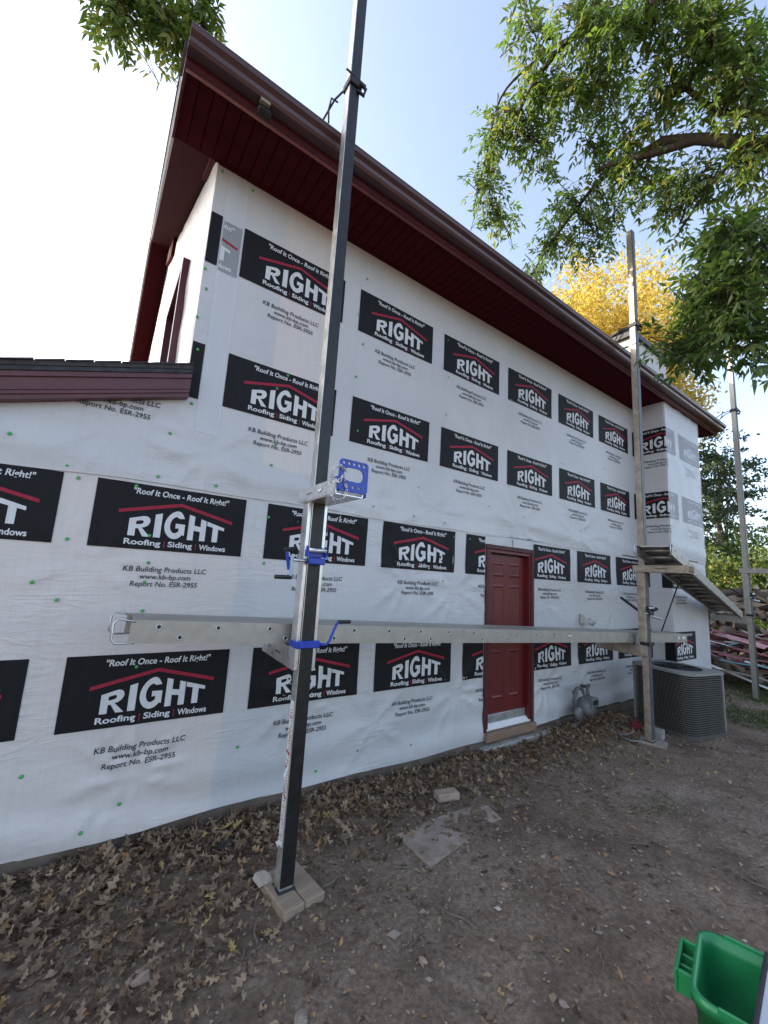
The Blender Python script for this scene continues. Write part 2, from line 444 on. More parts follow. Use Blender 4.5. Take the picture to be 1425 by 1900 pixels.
# solid walls behind the wrap
mb = MB()
mb.box((-4.5, .006, -2.2), (DX0, .25, .45)); mb.box((DX1, .006, -2.2), (XI+.05, .25, .45)); mb.box((DX0, .16, -2.2), (DX1, .25, .45))
mb.prism([(-4.5, .45), (XI+.05, .45), (XI+.05, 1.2), (XC+.004, 1.2), (-4.5, -.25)], .006, .25, 'y')
mb.box((XC+.004, .006, 1.2), (9.85, .25, ZS-.004))
mb.box((XI+.006, -DB+.006, -2.2), (XB2, .006, ZS-.004))
mb.box((XI+.05, .006, -2.2), (9.85, .25, 1.2))
mb.prism([(.006, -2.2), (YB, -2.2), (YB, ZR), (ridge_y+.3, ZR+PIT*(ridge_y+.3)-.05), (.006, ZR-.05)], XC+.006, XC+.2, 'x')
mb.prism([(.25, -2.2), (YB, -2.2), (YB, ZR), (ridge_y+.3, ZR+PIT*(ridge_y+.3)-.05), (.25, ZR-.05)], 9.65, 9.85, 'x')
mb.box((XC, YB-.2, -2.2), (9.85, YB, ZR))
hpart('wall', mb, M['beige'])
mb = MB(); mb.box((-4.5, -.012, -2.2), (DX0-.02, .004, -1.728)); mb.box((DX1+.02, -.012, -2.2), (XI, .004, -1.728)); mb.box((DX0-.25, -.06, -2.2), (DX1+.35, .02, -1.755))
mb.box((XI-.012, -DB-.012, -2.2), (XB2+.01, 0, -1.70))
hpart('foundation', mb, M['foundation'])

# ---- wrap sheets
fan = [  # creases radiating from fasteners: x, z, radius, amplitude, number, phase, dir(lo,hi)
 (.02, .95, .55, .010, 9, .3), (.62, .86, .5, .010, 8, 1.0), (1.62, .62, .55, .012, 9, .2), (2.1, .70, .5, .008, 7, .8), (2.9, .72, .6, .008, 8, .1), (4.4, .72, .7, .008, 9, .1), (5.8, .75, .7, .008, 9, .6),
 (2.62, -.02, .55, .012, 9, .7), (3.3, -.1, .6, .012, 9, .1), (.36, -1.38, .42, .013, 10, .4), (1.55, -1.05, .5, .010, 9, .4), (3.35, -1.2, .5, .013, 8, .4), (5.0, -1.25, .55, .014, 8, .2), (4.95, -.2, .5, .007, 7, .2), (6.1, -1.0, .6, .008, 8, .6), (-.05, -.05, .4, .008, 8, .1), (6.9, -.2, .5, .007, 7, .2), (2.3, -1.35, .5, .012, 8, 1.2)]
def wrinkle_raw(s, z):
    s = np.asarray(s, float); z = np.asarray(z, float)
    d = .0025*np.sin(2.1*s+1.3*z+.4)+.002*np.sin(4.7*s-2.9*z)+.0016*np.sin(1.2*s+6.3*z+1)
    for (x, zz, rad, a, n, ph) in fan:
        dx, dz = s-x, z-zz; rr = np.hypot(dx, dz)+1e-6; th = np.arctan2(dz, dx)
        w_ = np.maximum(0, np.sin(n*th+ph+1.5*np.sin(3*th)))**2
        d = d + 1.45*a*w_*np.exp(-((rr-rad*.45)/(rad*.38))**2)*np.clip(rr/.08, 0, 1)
    # horizontal slack folds along the lower edge
    low = np.clip((-1.22-z)/.35, 0, 1)
    d = d + low*(.011*(1+np.sin(18*z+2.2*np.sin(1.3*s)+.6*s))+.010*np.maximum(0, np.sin(2.6*s+7*z)))
    # slack band above the lap
    band = np.exp(-((z-.72)/.13)**2)
    d = d + band*.009*(1+np.sin(1.1*s*2+14*z+2*np.sin(.9*s)))
    for f in (XI, XI+DB):
        d = d*np.clip(np.abs(s-f)/.12, 0, 1)
    d = d*np.clip(np.abs(s-XC)/.05, 0, 1) if False else d
    return np.clip(d, -.004, .035)
_ls = np.arange(-4.4, 10.2, .045); _lz = np.arange(-1.9, 3.5, .045)
_LAT = wrinkle_raw(*np.meshgrid(_ls, _lz, indexing='ij'))
def wrinkle(s, z):
    a = np.clip((s-_ls[0])/.045, 0, len(_ls)-2.001); b = np.clip((z-_lz[0])/.045, 0, len(_lz)-2.001)
    i = a.astype(int); j = b.astype(int); a = a-i; b = b-j
    a = a*a*(3-2*a); b = b*b*(3-2*b)
    return (_LAT[i, j]*(1-a)+_LAT[i+1, j]*a)*(1-b)+(_LAT[i, j+1]*(1-a)+_LAT[i+1, j+1]*a)*b
def fold(s, z, e):
    """unfolded wall coordinate -> world, e = stand-off of the layer"""
    s, z = np.broadcast_arrays(np.asarray(s, float), np.asarray(z, float)); t = e+wrinkle(s, z)
    x = np.where(s <= XI, np.minimum(s, XI-e), np.where(s <= XI+DB, XI-t, XI-e+(s-XI-DB)*(XB2-XI+e)/(XB2-XI)))
    y = np.where(s <= XI, -t, np.where(s <= XI+DB, -np.maximum((s-XI)*(DB+e)/DB, e), -DB-t))
    return np.stack([x, y, z+0*s], -1)
def seg(*parts):
    out = []
    for a, b, st in parts:
        n = max(1, int(round((b-a)/st))); out += list(np.linspace(a, b, n+1)[:-1])
    return np.array(out+[parts[-1][1]])
SE = XI+DB+(XB2-XI)
ss = seg((-4.2, -1.3, .08), (-1.3, DX0+.02, .025), (DX0+.02, DX1-.02, .05), (DX1-.02, XI, .03), (XI, XI+DB, .03), (XI+DB, SE, .04))
zz = seg((-1.743, -1.0, .022), (-1.0, .455, .028), (.455, .62, .03))
SS, ZZ = np.meshgrid(ss, zz, indexing='ij')
low_edge = np.where(ZZ < -1.74, .012*np.sin(SS*1.1+.5)-.006*np.sin(SS*5), 0)
low_edge = low_edge + np.where((ZZ < -1.74) & (SS > 4.7) & (SS < 7.6), .01+.03*np.sin((SS-4.7)*1.05), 0)
P = fold(SS, ZZ+low_edge, .004)
sm = (SS[:-1, :-1]+SS[1:, 1:])/2; zm = (ZZ[:-1, :-1]+ZZ[1:, 1:])/2
mask = ~((sm > DX0+.02) & (sm < DX1-.02) & (zm < .455))
wrap_lo = hpart('house_wrap', grid_mesh('house_wrap', P, M['wrap'], mask), None)
# upper roll, lapped over the lower one
ss = seg((-4.2, -1.3, .08), (-1.3, XC, .025), (XC, XI, .028), (XI, XI+DB, .03), (XI+DB, SE, .04)); zz = seg((.55, 1.3, .026), (1.3, ZS-.006, .045))
SS, ZZ = np.meshgrid(ss, zz, indexing='ij')
e0 = np.where(ZZ < .551, .012*np.sin(SS*1.7)+.008*np.sin(SS*4.3+1)+.03*(SS/8), 0)
P = fold(SS, ZZ+e0, .012)
sm = (SS[:-1, :-1]+SS[1:, 1:])/2; zm = (ZZ[:-1, :-1]+ZZ[1:, 1:])/2
mask = ~((sm < XC) & (zm > rake_wing(sm)+.12))
wrap_up = hpart('house_wrap', grid_mesh('house_wrap', P, M['wrap'], mask), None)
# gable-end sheet
yy = seg((0, 3, .05), (3, YB, .3)); zz = np.linspace(0, 1, 30)
YY, TT = np.meshgrid(yy, zz, indexing='ij')
top = ZR+PIT*np.minimum(YY, 2*ridge_y+.6-YY)-.06
ZZ = .9+(top-.9)*TT
XX = XC-.008-.006*(1+np.sin(YY*9+2*np.sin(ZZ*2)))*.6-.004*np.sin(ZZ*11+YY*3)
XX[0, :] = XC+.002
WY0, WY1, WZ0, WZ1 = .95, 2.15, 1.35, 3.05
ym = (YY[:-1, :-1]+YY[1:, 1:])/2; zm = (ZZ[:-1, :-1]+ZZ[1:, 1:])/2
mask = ~((ym > WY0) & (ym < WY1) & (zm > WZ0) & (zm < WZ1))
wrap_side = hpart('house_wrap', grid_mesh('house_wrap', np.stack([XX, YY, ZZ], -1), M['wrap'], mask), None)

# ---- print: labels and small text as flat ink on the sheets
def text2d(body, width, height=None, offset=0., shear=0., res=3):
    cu = bpy.data.curves.new('t', 'FONT'); cu.body = body; cu.size = 1; cu.offset = offset; cu.shear = shear
    cu.resolution_u = res; cu.fill_mode = 'FRONT'; cu.dimensions = '2D'
    o = bpy.data.objects.new('t', cu); col.objects.link(o)
    dg = bpy.context.evaluated_depsgraph_get()
    me = bpy.data.meshes.new_from_object(o.evaluated_get(dg))
    v = np.array([tuple(x.co)[:2] for x in me.vertices]); f = [tuple(p.vertices) for p in me.polygons]
    bpy.data.objects.remove(o); bpy.data.curves.remove(cu); bpy.data.meshes.remove(me)
    v -= v.min(0); ext = v.max(0)
    k = width/ext[0]; v[:, 0] *= k; v[:, 1] *= (k if height is None else height/ext[1])
    return v, f
LW, LH, PER = .989, .455, 1.17
def right_letters():
    def arc(cx, cy, rx, ry, a0, a1, n): return [(cx+rx*math.cos(R(a0+(a1-a0)*i/n)), cy+ry*math.sin(R(a0+(a1-a0)*i/n))) for i in range(n+1)]
    Rl = [[(0, 0), (0, 1)]+arc(.58, .715, .36, .285, 90, -90, 8)+[(1, 0), (.66, 0), (.42, .40), (.31, .40), (.31, 0)], [(.31, .61), (.31, .80)]+arc(.54, .705, .10, .095, 90, -90, 5)]
    Il = [[(0, 0), (0, 1), (1, 1), (1, 0)]]
    Gl = [arc(.5, .5, .5, .51, 32, 318, 18)+[(.97, .14), (.97, .56), (.52, .56), (.52, .38), (.68, .38), (.68, .27)]+arc(.5, .5, .24, .30, 300, 48, 12)]
    Hl = [[(0, 0), (0, 1), (.32, 1), (.32, .63), (.68, .63), (.68, 1), (1, 1), (1, 0), (.68, 0), (.68, .41), (.32, .41), (.32, 0)]]
    Tl = [[(0, 1), (1, 1), (1, .79), (.66, .79), (.66, 0), (.34, 0), (.34, .79), (0, .79)]]
    V, F = [], []
    for L_, a, b in ((Rl, 0, .215), (Il, .245, .315), (Gl, .345, .565), (Hl, .595, .79), (Tl, .80, 1.0)):
        flat = [p_ for l in L_ for p_ in l]; n0 = len(V)
        for t in tessellate_polygon([[Vector((x, y, 0)) for x, y in l] for l in L_]): F.append(tuple(n0+i for i in t))
        V += [(a+(b-a)*x, y) for x, y in flat]
    return np.array(V), F
def dice(parts):
    out = []
    for v, f, mi in parts:
        bm = bmesh.new(); vs = [bm.verts.new((x, y, 0)) for x, y in v]
        for q in f:
            try: bm.faces.new([vs[i] for i in q])
            except ValueError: pass
        lo, hi = v.min(0), v.max(0)
        for k, st in ((0, .045), (1, .045)):
            c = lo[k]+st
            while c < hi[k]:
                bmesh.ops.bisect_plane(bm, geom=bm.verts[:]+bm.edges[:]+bm.faces[:], plane_co=(c if k == 0 else 0, c if k else 0, 0), plane_no=(1-k, k, 0)); c += st
        bm.verts.index_update()
        out.append((np.array([x.co[:2] for x in bm.verts]), [tuple(x.index for x in q.verts) for q in bm.faces], mi)); bm.free()
    return out
def label_parts():
    """(verts2d from the top-left corner, x right, z up), faces, material"""
    out = []
    def put(body, x0, x1, yc, h, mat, off, shear=0.):
        v, f = text2d(body, (x1-x0)*LW, h*LH, off, shear)
        v[:, 0] += x0*LW; v[:, 1] += -yc*LH-h*LH/2
        out.append((v, f, mat))
    put('"Roof It Once - Roof It Right!"', .215, .865, .125, .125, 1, .022, .12)
    # RIGHT, arched under the roof line
    v, f = right_letters()
    x = .215+v[:, 0]*.635
    topy = np.where(x < .53, .545-(x-.215)/.315*.20, .345+(x-.53)/.32*.20)
    yb = .805-.012*v[:, 0]
    y = yb+(topy-yb)*v[:, 1]
    out.append((np.stack([x*LW, -y*LH], -1), f, 1))
    xs = [.205, .455, .66]; we = [.425, .625, .865]; hh = [.105, .105, .085]
    put('Roofing', .20, .425, .905, .115, 1, .025); put('Siding', .472, .635, .905, .115, 1, .025); put('Windows', .683, .875, .90, .09, 1, .025)
    for bx in (.448, .659):
        out.append((np.array([(bx*LW-.003, -.955*LH), (bx*LW+.003, -.955*LH), (bx*LW+.003, -.85*LH), (bx*LW-.003, -.85*LH)]), [(0, 1, 2, 3)], 2))
    a, b, c = (.145, .475), (.53, .225), (.905, .475); t = .052
    out.append((np.array([(a[0]*LW, -a[1]*LH), (b[0]*LW, -(b[1]+t)*LH), (b[0]*LW, -b[1]*LH), (a[0]*LW, -(a[1]-t)*LH)]), [(0, 1, 2, 3)], 2))
    out.append((np.array([(b[0]*LW, -(b[1]+t)*LH), (c[0]*LW, -c[1]*LH), (c[0]*LW, -(c[1]-t)*LH), (b[0]*LW, -b[1]*LH)]), [(0, 1, 2, 3)], 2))
    return out
def text_parts():
    out = []
    for body, wd, yc in (('KB Building Products LLC', .53, .150), ('www.kb-bp.com', .325, .200), ('Report No. ESR-2955', .425, .250)):
        v, f = text2d(body, wd, None, .008, .10); v[:, 0] += LW*.49-wd/2; v[:, 1] += -LH-yc-.012
        out.append((v, f, 0))
    return out
LAB, TXT = dice(label_parts()), text_parts()
def ink(parts, s0, z0, e, clip=None, panel=True):
    """flat print laid on the folded, wrinkled sheet; clip = (s_lo, s_hi) keeps a strip"""
    bm = bmesh.new(); 
    lay = []
    if panel:
        n, m = 24, 10
        for i in range(n):
            for j in range(m):
                vs = [bm.verts.new((s0+LW*a/n, z0-LH*b/m, 0)) for a, b in ((i, j), (i, j+1), (i+1, j+1), (i+1, j))]
                f = bm.faces.new(vs); f.material_index = 0
    for v, f, mi in parts:
        vs = [bm.verts.new((s0+x, z0+y, 1)) for x, y in v]
        for q in f:
            try: ff = bm.faces.new([vs[i] for i in q]); ff.material_index = mi
            except ValueError: pass
    cuts = [(XI, False), (XI+DB, False)]
    for cx, _ in cuts:
        if s0-.05 < cx < s0+LW+.05:
            bmesh.ops.bisect_plane(bm, geom=bm.verts[:]+bm.edges[:]+bm.faces[:], plane_co=(cx, 0, 0), plane_no=(1, 0, 0))
    if clip:
        lo, hi = clip
        bmesh.ops.bisect_plane(bm, geom=bm.verts[:]+bm.edges[:]+bm.faces[:], plane_co=(lo, 0, 0), plane_no=(-1, 0, 0), clear_outer=True)
        bmesh.ops.bisect_plane(bm, geom=bm.verts[:]+bm.edges[:]+bm.faces[:], plane_co=(hi, 0, 0), plane_no=(1, 0, 0), clear_outer=True)
    if not bm.verts: bm.free(); return None
    co = np.array([v.co[:] for v in bm.verts])
    lev = co[:, 2]
    P = fold(co[:, 0], co[:, 1], e)
    # stand off along the local normal
    s = co[:, 0]; off = .0046+.0024*lev
    P[:, 0] -= np.where((s > XI) & (s <= XI+DB), off, 0); P[:, 1] -= np.where((s <= XI) | (s > XI+DB), off, 0)
    for v, p in zip(bm.verts, P): v.co = p
    me = bpy.data.meshes.new('printed_label'); bm.to_mesh(me); bm.free(); return me
def add_print(s0, z0, e, parent, clip_l=None, clip_t=None, label=True, text=True):
    if label:
        me = ink(LAB, s0, z0, e, clip_l)
        if me:
            for k in ('ink_black', 'ink_white', 'ink_red'): me.materials.append(M[k])
            hpart('printed_label', me, None, parent)
    if text:
        me = ink(TXT, s0, z0, e, clip_t or clip_l, False)
        if me:
            me.materials.append(M['ink_text']); hpart('printed_text', me, None, parent)
SU, SL = -.4375*PER, -1.0475*PER
z1, z2, z3, z4 = 2.864, 1.711, .538, -.618
DE0, DE1 = DX0-.012, DX1+.012
for i in range(0, 9):
    s0 = SU+i*PER
    add_print(s0, z1, .012, wrap_up, (XC+.003, 99) if i == 0 else ((-9, SE-.02) if i == 8 else None), text=i > 0)
    add_print(s0, z2, .012, wrap_up, (XC+.003, 99) if i == 0 else ((-9, SE-.02) if i == 8 else None), (-.30, 99) if i == 0 else None)
for i in range(0, 9):
    s0 = SL+i*PER
    for zt in (z3, z4):
        if i == 4: add_print(s0, zt, .004, wrap_lo, (-9, DE0), (-9, DE0))
        elif i == 5: add_print(s0, zt, .004, wrap_lo, (DE1, 99), (DE1, 99))
        else: add_print(s0, zt, .004, wrap_lo)
# the strip under the film at the corner: part of another printed label
me = ink(LAB, -.275, z1-.03, .0125, (.492, .640))
for k in ('ink_black', 'ink_white', 'ink_red'): me.materials.append(M[k])
hpart('printed_label', me, None, wrap_up)
# films: thin second layers that veil the print below
ss = np.linspace(.484, .652, 5); zz = np.linspace(1.0, ZS-.01, 40); SS, ZZ = np.meshgrid(ss, zz, indexing='ij')
hpart('film_overlap', grid_mesh('film_overlap', fold(SS, ZZ, .019), M['film']), None, wrap_up)
ss = np.linspace(XI+DB+.001, SE-.01, 24); zz = np.linspace(.62, ZS-.01, 44); SS, ZZ = np.meshgrid(ss, zz, indexing='ij')
P = fold(SS, ZZ, .019); P[..., 1] -= .006*(1+np.sin(SS*13+2*np.sin(ZZ*3)))
hpart('film_overlap', grid_mesh('film_overlap', P, M['film']), None, wrap_up)

# ---- cap fasteners
cmb = MB(); cmb.lathe([(.0, .004), (.006, .006), (.009, .003), (.013, .0035), (.0145, 0)], 12, M=Matrix.Rotation(R(90), 4, 'X'))
cme = cmb.mesh('cap_fastener', M['cap'], True)
caps = [(20, 807), (125, 865), (146, 887), (293, 885), (315, 805), (253, 902), (125, 1000), (277, 994), (275, 1044), (268, 1080), (106, 1113), (264, 1133), (489, 1045), (498, 960), (253, 1237), (221, 1490), (400, 902), (502, 864),
        (366, 650), (380, 500), (365, 590), (355, 750), (533, 698), (513, 722), (510, 826), (382, 538), (412, 320), (468, 356), (680, 520), (664, 585), (672, 640), (659, 700), (662, 800), (765, 958), (822, 970), (840, 996), (820, 1078),
        (830, 632), (830, 700), (826, 770), (946, 742), (942, 902), (775, 905), (905, 940), (970, 960), (1075, 985), (1082, 980), (1040, 860), (955, 690), (1120, 870), (1010, 1110), (1085, 1115), (1120, 1060), (870, 1000), (930, 1020), (800, 1100), (610, 1170), (585, 1430), (660, 1390), (440, 1385), (760, 1380), (1030, 1200), (1075, 1200), (1022, 1330), (60, 1080), (40, 1440), (150, 1540), (690, 940), (1240, 780), (1250, 900), (1262, 1000)]
for (u, v) in caps:
    q = CR*((u-U0)/FPX)-CU*((v-V0)/FPX)+_f; t = (0-CAM.y)/q.y; p = CAM+q*t
    if p.x > XI-.05 or p.x < -2: continue
    if p.z < -1.7 or (DX0-.03 < p.x < DX1+.03 and p.z < .5): continue
    up_ = p.z > .6; e = .012 if up_ else .004
    w3 = fold(np.array([p.x]), np.array([p.z]), e+.006)[0]
    o = link('cap_fastener', cme, wrap_up if up_ else wrap_lo, loc=(w3[0], w3[1], w3[2]), rot=(random.uniform(-.2, .2), random.uniform(-.2, .2), 0))
    o.scale = (.65,)*3 if p.x > 2 else (.8,)*3

# ---- eaves and roof
RX0, RX1 = .035, 10.2
roof = hpart('roof', MB().prism([(-.60, ZR+PIT*-.60+.36), (ridge_y+.3, ZR+PIT*(ridge_y+.3)+.36), (2*ridge_y+1.2, ZR+PIT*-.60+.36), (2*ridge_y+1.2, ZR+PIT*-.60+.30), (ridge_y+.3, ZR+PIT*(ridge_y+.3)+.22), (-.60, ZR+PIT*-.60+.30)], RX0-.02, RX1+.02, 'x'), M['shingle'])
def rpart(name, mb, mats, smooth=False): return hpart(name, mb, mats, roof, smooth)
FY = -.59
rpart('fascia', MB().box((RX0, FY-.015, ZS-.012), (RX1, FY+.012, ZR+PIT*-.6+.30)), M['burgundy'])
# gutter, K profile
gp = [(-.605, 3.475), (-.605, 3.352), (-.69, 3.352), (-.705, 3.372), (-.712, 3.40), (-.74, 3.425), (-.745, 3.455), (-.735, 3.46), (-.728, 3.43), (-.70, 3.405), (-.695, 3.362), (-.61, 3.362), (-.61, 3.475)]
mb = MB(); mb.prism([(a, b) for a, b in gp], RX0+.004, RX1-.004, 'x')
mb.prism([gp[0], gp[1], gp[2], gp[3], gp[4], gp[5], gp[6]], RX0, RX0+.004, 'x'); mb.prism([gp[0], gp[1], gp[2], gp[3], gp[4], gp[5], gp[6]], RX1-.004, RX1, 'x')
rpart('gutter', mb, M['gutter'])
for gxs in (2.55, 5.6, 8.65): rpart('gutter_seam', MB().prism([(-.600, 3.47), (-.600, 3.349), (-.6915, 3.349), (-.7075, 3.371), (-.7145, 3.398), (-.7425, 3.424), (-.748, 3.452), (-.740, 3.44), (-.70, 3.41), (-.61, 3.41)], gxs, gxs+.035, 'x'), M['gutter'])
rpart('gutter_lip', MB().tube([(RX0, -.742, 3.462), (RX1, -.742, 3.462)], .007, 8), M['gutter'], True)
mb = MB(); 
for k in range(0, 12): mb.box((RX0+.3+k*.85, -.735, 3.452), (RX0+.325+k*.85, -.60, 3.456))
rpart('gutter_hanger', mb, M['steel'])
rpart('eave_trim', MB().tube([(RX0+.01, FY+.032, ZS-.004), (RX1-.01, FY+.032, ZS-.004)], .017, 8), M['burgundy_trim'], True)
rpart('wall_channel', MB().box((XC+.002, -.040, ZS-.020), (XI-.01, -.016, ZS-.001)), M['burgundy_soffit'])
pw = .098; n = int((RX1-RX0-.02)/pw)
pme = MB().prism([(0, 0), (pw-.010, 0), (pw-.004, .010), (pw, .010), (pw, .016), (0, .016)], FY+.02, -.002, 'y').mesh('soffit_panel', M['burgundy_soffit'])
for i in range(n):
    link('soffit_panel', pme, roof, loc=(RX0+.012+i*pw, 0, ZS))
for i in range(int(.45/pw)+int((RX1-9.85)/pw)):
    pass
# eave return, rake boards, rake soffits
ret = [(FY+.012, ZS-.012), (.0, ZS-.012), (.0, ZR+.30), (FY+.012, ZR+PIT*-.6+.30)]
for xr in (RX0, RX1-.02): rpart('eave_return', MB().prism(ret, xr, xr+.02, 'x'), M['burgundy'])
def rake(y0, y1):
    z = lambda y: ZR+PIT*min(y, 2*ridge_y+.6-y)
    return [(y0, z(y0)), (y1, z(y1)), (y1, z(y1)+.29), (y0, z(y0)+.29)]
mb = MB()
for x0 in (RX0, RX1-.02):
    mb.prism(rake(0, ridge_y+.3), x0, x0+.02, 'x'); mb.prism(rake(ridge_y+.3, YB+.2), x0, x0+.02, 'x')
rpart('rake_board', mb, M['burgundy'])
mb = MB()
for y0, y1 in ((-.58, ridge_y+.3), (ridge_y+.3, YB+.2)):
    z = lambda y: ZR+PIT*min(y, 2*ridge_y+.6-y)+.05
    mb.prism([(y0, z(y0)), (y1, z(y1)), (y1, z(y1)+.035), (y0, z(y0)+.035)], RX0-.012, RX0-.002, 'x')
rpart('drip_edge', mb, M['drip'])
rpw = .105; ln = rpw/math.cos(math.atan(PIT))
vme = MB()
for k in range(3): vme.prism([(k*.035, 0), (k*.035+.024, 0), (k*.035+.030, .006), (k*.035+.035, .006), (k*.035+.035, .012), (k*.035, .012)], RX0+.021, XC-.012, 'x')
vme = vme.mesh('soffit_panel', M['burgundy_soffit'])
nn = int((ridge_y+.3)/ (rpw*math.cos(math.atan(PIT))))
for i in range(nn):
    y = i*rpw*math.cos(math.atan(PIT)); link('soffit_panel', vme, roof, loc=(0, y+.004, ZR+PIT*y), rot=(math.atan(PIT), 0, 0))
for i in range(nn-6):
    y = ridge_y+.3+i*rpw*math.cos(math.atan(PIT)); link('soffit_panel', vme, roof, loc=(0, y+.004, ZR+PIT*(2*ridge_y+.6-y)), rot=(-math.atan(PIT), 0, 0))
mb = MB()
def rk(y0, y1, d, h): z = lambda y: ZR+PIT*min(y, 2*ridge_y+.6-y)-d; return [(y0, z(y0)), (y1, z(y1)), (y1, z(y1)+h), (y0, z(y0)+h)]
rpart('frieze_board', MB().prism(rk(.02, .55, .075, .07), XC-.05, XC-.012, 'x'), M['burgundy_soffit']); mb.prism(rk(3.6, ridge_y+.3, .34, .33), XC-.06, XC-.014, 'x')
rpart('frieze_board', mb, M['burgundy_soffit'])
# security light bracket area is separate; chimney through the roof
mb = MB(); mb.box((XI, -.04, 3.6), (XB2, .85, 4.86))
chim = hpart('chimney', mb, M['beige'])
hpart('chimney_cap', MB().box((XI-.06, -.10, 4.80), (XB2+.06, .91, 4.90)), M['dark_steel'], chim)
hpart('flue', MB().lathe([(.17, 0), (.17, .34), (.12, .34)], 18, M=Matrix.Translation((8.45, .4, 4.90))), M['steel'], chim, True)
hpart('rain_cap', MB().lathe([(.24, 0), (.25, .05), (.05, .14)], 18, M=Matrix.Translation((8.45, .4, 5.27))), M['dark_steel'], chim, True)

# ---- gable window
win = hpart('window', MB().box((XC-.075, WY0, WZ0), (XC-.004, WY0+.08, WZ1)).box((XC-.075, WY1-.08, WZ0), (XC-.004, WY1, WZ1)).box((XC-.075, WY0+.08, WZ1-.08), (XC-.004, WY1-.08, WZ1)).box((XC-.075, WY0+.08, WZ0), (XC-.004, WY1-.08, WZ0+.07)).box((XC-.026, (WY0+WY1)/2-.035, WZ0+.07), (XC-.004, (WY0+WY1)/2+.035, WZ1-.07)), M['burgundy'])
for a, b in ((WY0+.07, (WY0+WY1)/2-.035), ((WY0+WY1)/2+.035, WY1-.07)):
    hpart('pane', MB().box((XC-.016, a, WZ0+.07), (XC-.008, b, WZ1-.07)), M['glass'], win)
    hpart('sash', MB().box((XC-.022, a, 2.2), (XC-.012, b, 2.24)), M['burgundy_trim'], win)

# ---- lower wing roof on the left
L0, L1 = -4.5, .402
def slab(dz0, dz1): return [(L0, rake_wing(L0)+dz0), (L1, rake_wing(L1)+dz0), (L1, rake_wing(L1)+dz1), (L0, rake_wing(L0)+dz1)]
wing = hpart('wing_roof', MB().prism(slab(.205, .235), -.135, -.01, 'y').prism([(L0, rake_wing(L0)+.205), (XC-.03, rake_wing(XC-.03)+.205), (XC-.03, rake_wing(XC-.03)+.235), (L0, rake_wing(L0)+.235)], -.01, 5.5, 'y'), M['shingle'])
mb = MB(); mb.prism(slab(.03, .175), -.105, -.02, 'y'); mb.prism(slab(0, .03), -.095, -.02, 'y'); mb.prism(slab(.055, .075), -.112, -.105, 'y'); mb.prism(slab(.14, .175), -.118, -.105, 'y')
hpart('rake_board', mb, M['burgundy'], wing)
hpart('drip_edge', MB().prism(slab(.175, .205), -.128, -.02, 'y'), M['dark_steel'], wing)
for i in range(34):     # ragged shingle tabs along the rake
    x = L1-.005-i*.145; z = rake_wing(x)
    hpart('shingle', MB().prism([(x-.14, rake_wing(x-.14)+.236), (x, z+.236), (x, z+.246+random.uniform(0, .006)), (x-.14, rake_wing(x-.14)+.242)], -.14-random.uniform(0, .012), .2, 'y'), M['shingle'], wing)

# ---- side door
door = hpart('door', MB().bbox((DX0+.09, .055, -1.60), (DX1-.09, .095, .345), .003), M['door_red'])
def dpart(name, mb, mat, smooth=False): return hpart(name, mb, mat, door, smooth)
mb = MB()
mb.bbox((DX0, -.030, DZ0+.06), (DX0+.055, .03, DZ1-.055), .006); mb.bbox((DX1-.055, -.030, DZ0+.06), (DX1, .03, DZ1-.055), .006); mb.bbox((DX0-.002, -.032, DZ1-.055), (DX1+.002, .03, DZ1), .006)
dpart('casing', mb, M['casing'])
mb = MB(); mb.box((DX0+.055, -.012, -1.67), (DX0+.088, .15, DZ1-.058)); mb.box((DX1-.088, -.012, -1.67), (DX1-.055, .15, DZ1-.058)); mb.box((DX0+.088, -.012, DZ1-.09), (DX1-.088, .15, DZ1-.058))
dpart('jamb', mb, M['door_red'])
dw0, dw1 = DX0+.09, DX1-.09; dw = dw1-dw0
for (za, zb) in ((.075, .255), (-.56, -.02), (-1.36, -.80)):
    for k in (0, 1):
        xa = dw0+dw*(.14 if k == 0 else .56); xb = xa+dw*.30
        mb = MB(); mb.add([(xa, .0545, za), (xb, .0545, za), (xb, .0545, zb), (xa, .0545, zb), (xa+.022, .046, za+.022), (xb-.022, .046, za+.022), (xb-.022, .046, zb-.022), (xa+.022, .046, zb-.022), (xa+.04, .053, za+.04), (xb-.04, .053, za+.04), (xb-.04, .053, zb-.04), (xa+.04, .053, zb-.04)],
                         [(0, 1, 5, 4), (1, 2, 6, 5), (2, 3, 7, 6), (3, 0, 4, 7), (4, 5, 9, 8), (5, 6, 10, 9), (6, 7, 11, 10), (7, 4, 8, 11), (8, 9, 10, 11)])
        dpart('door_panel', mb, M['door_red'])
dpart('kick_sweep', MB().bbox((dw0+.003, .036, -1.60), (dw1-.003, .053, -1.515), .003), M['alu_bright'])
dpart('threshold', MB().prism([(.03, -1.605), (.14, -1.605), (.14, -1.66), (-.015, -1.66), (-.015, -1.645)], DX0+.058, DX1-.058, 'x'), M['drip'])
dpart('sill_board', MB().bbox((DX0+.01, -.075, -1.755), (DX1-.01, .12, -1.664), .006), M['sill_wood'])
dpart('deadbolt', MB().lathe([(.026, 0), (.024, .012), (.012, .016)], 14, M=Matrix.Translation((dw0+.06, .054, -.46)) @ Matrix.Rotation(R(90), 4, 'X')), M['dark_steel'], True)
dpart('door_knob', MB().lathe([(.03, 0), (.03, .008), (.012, .012), (.012, .03), (.027, .042), (.027, .056), (.012, .066)], 14, M=Matrix.Translation((dw0+.06, .054, -.64)) @ Matrix.Rotation(R(90), 4, 'X')), M['dark_steel'], True)
hpart('flashing_flap', MB().box((DX0+.5, -.024, DZ1+.002), (DX1-.06, -.010, DZ1+.10)), M['wrap'])
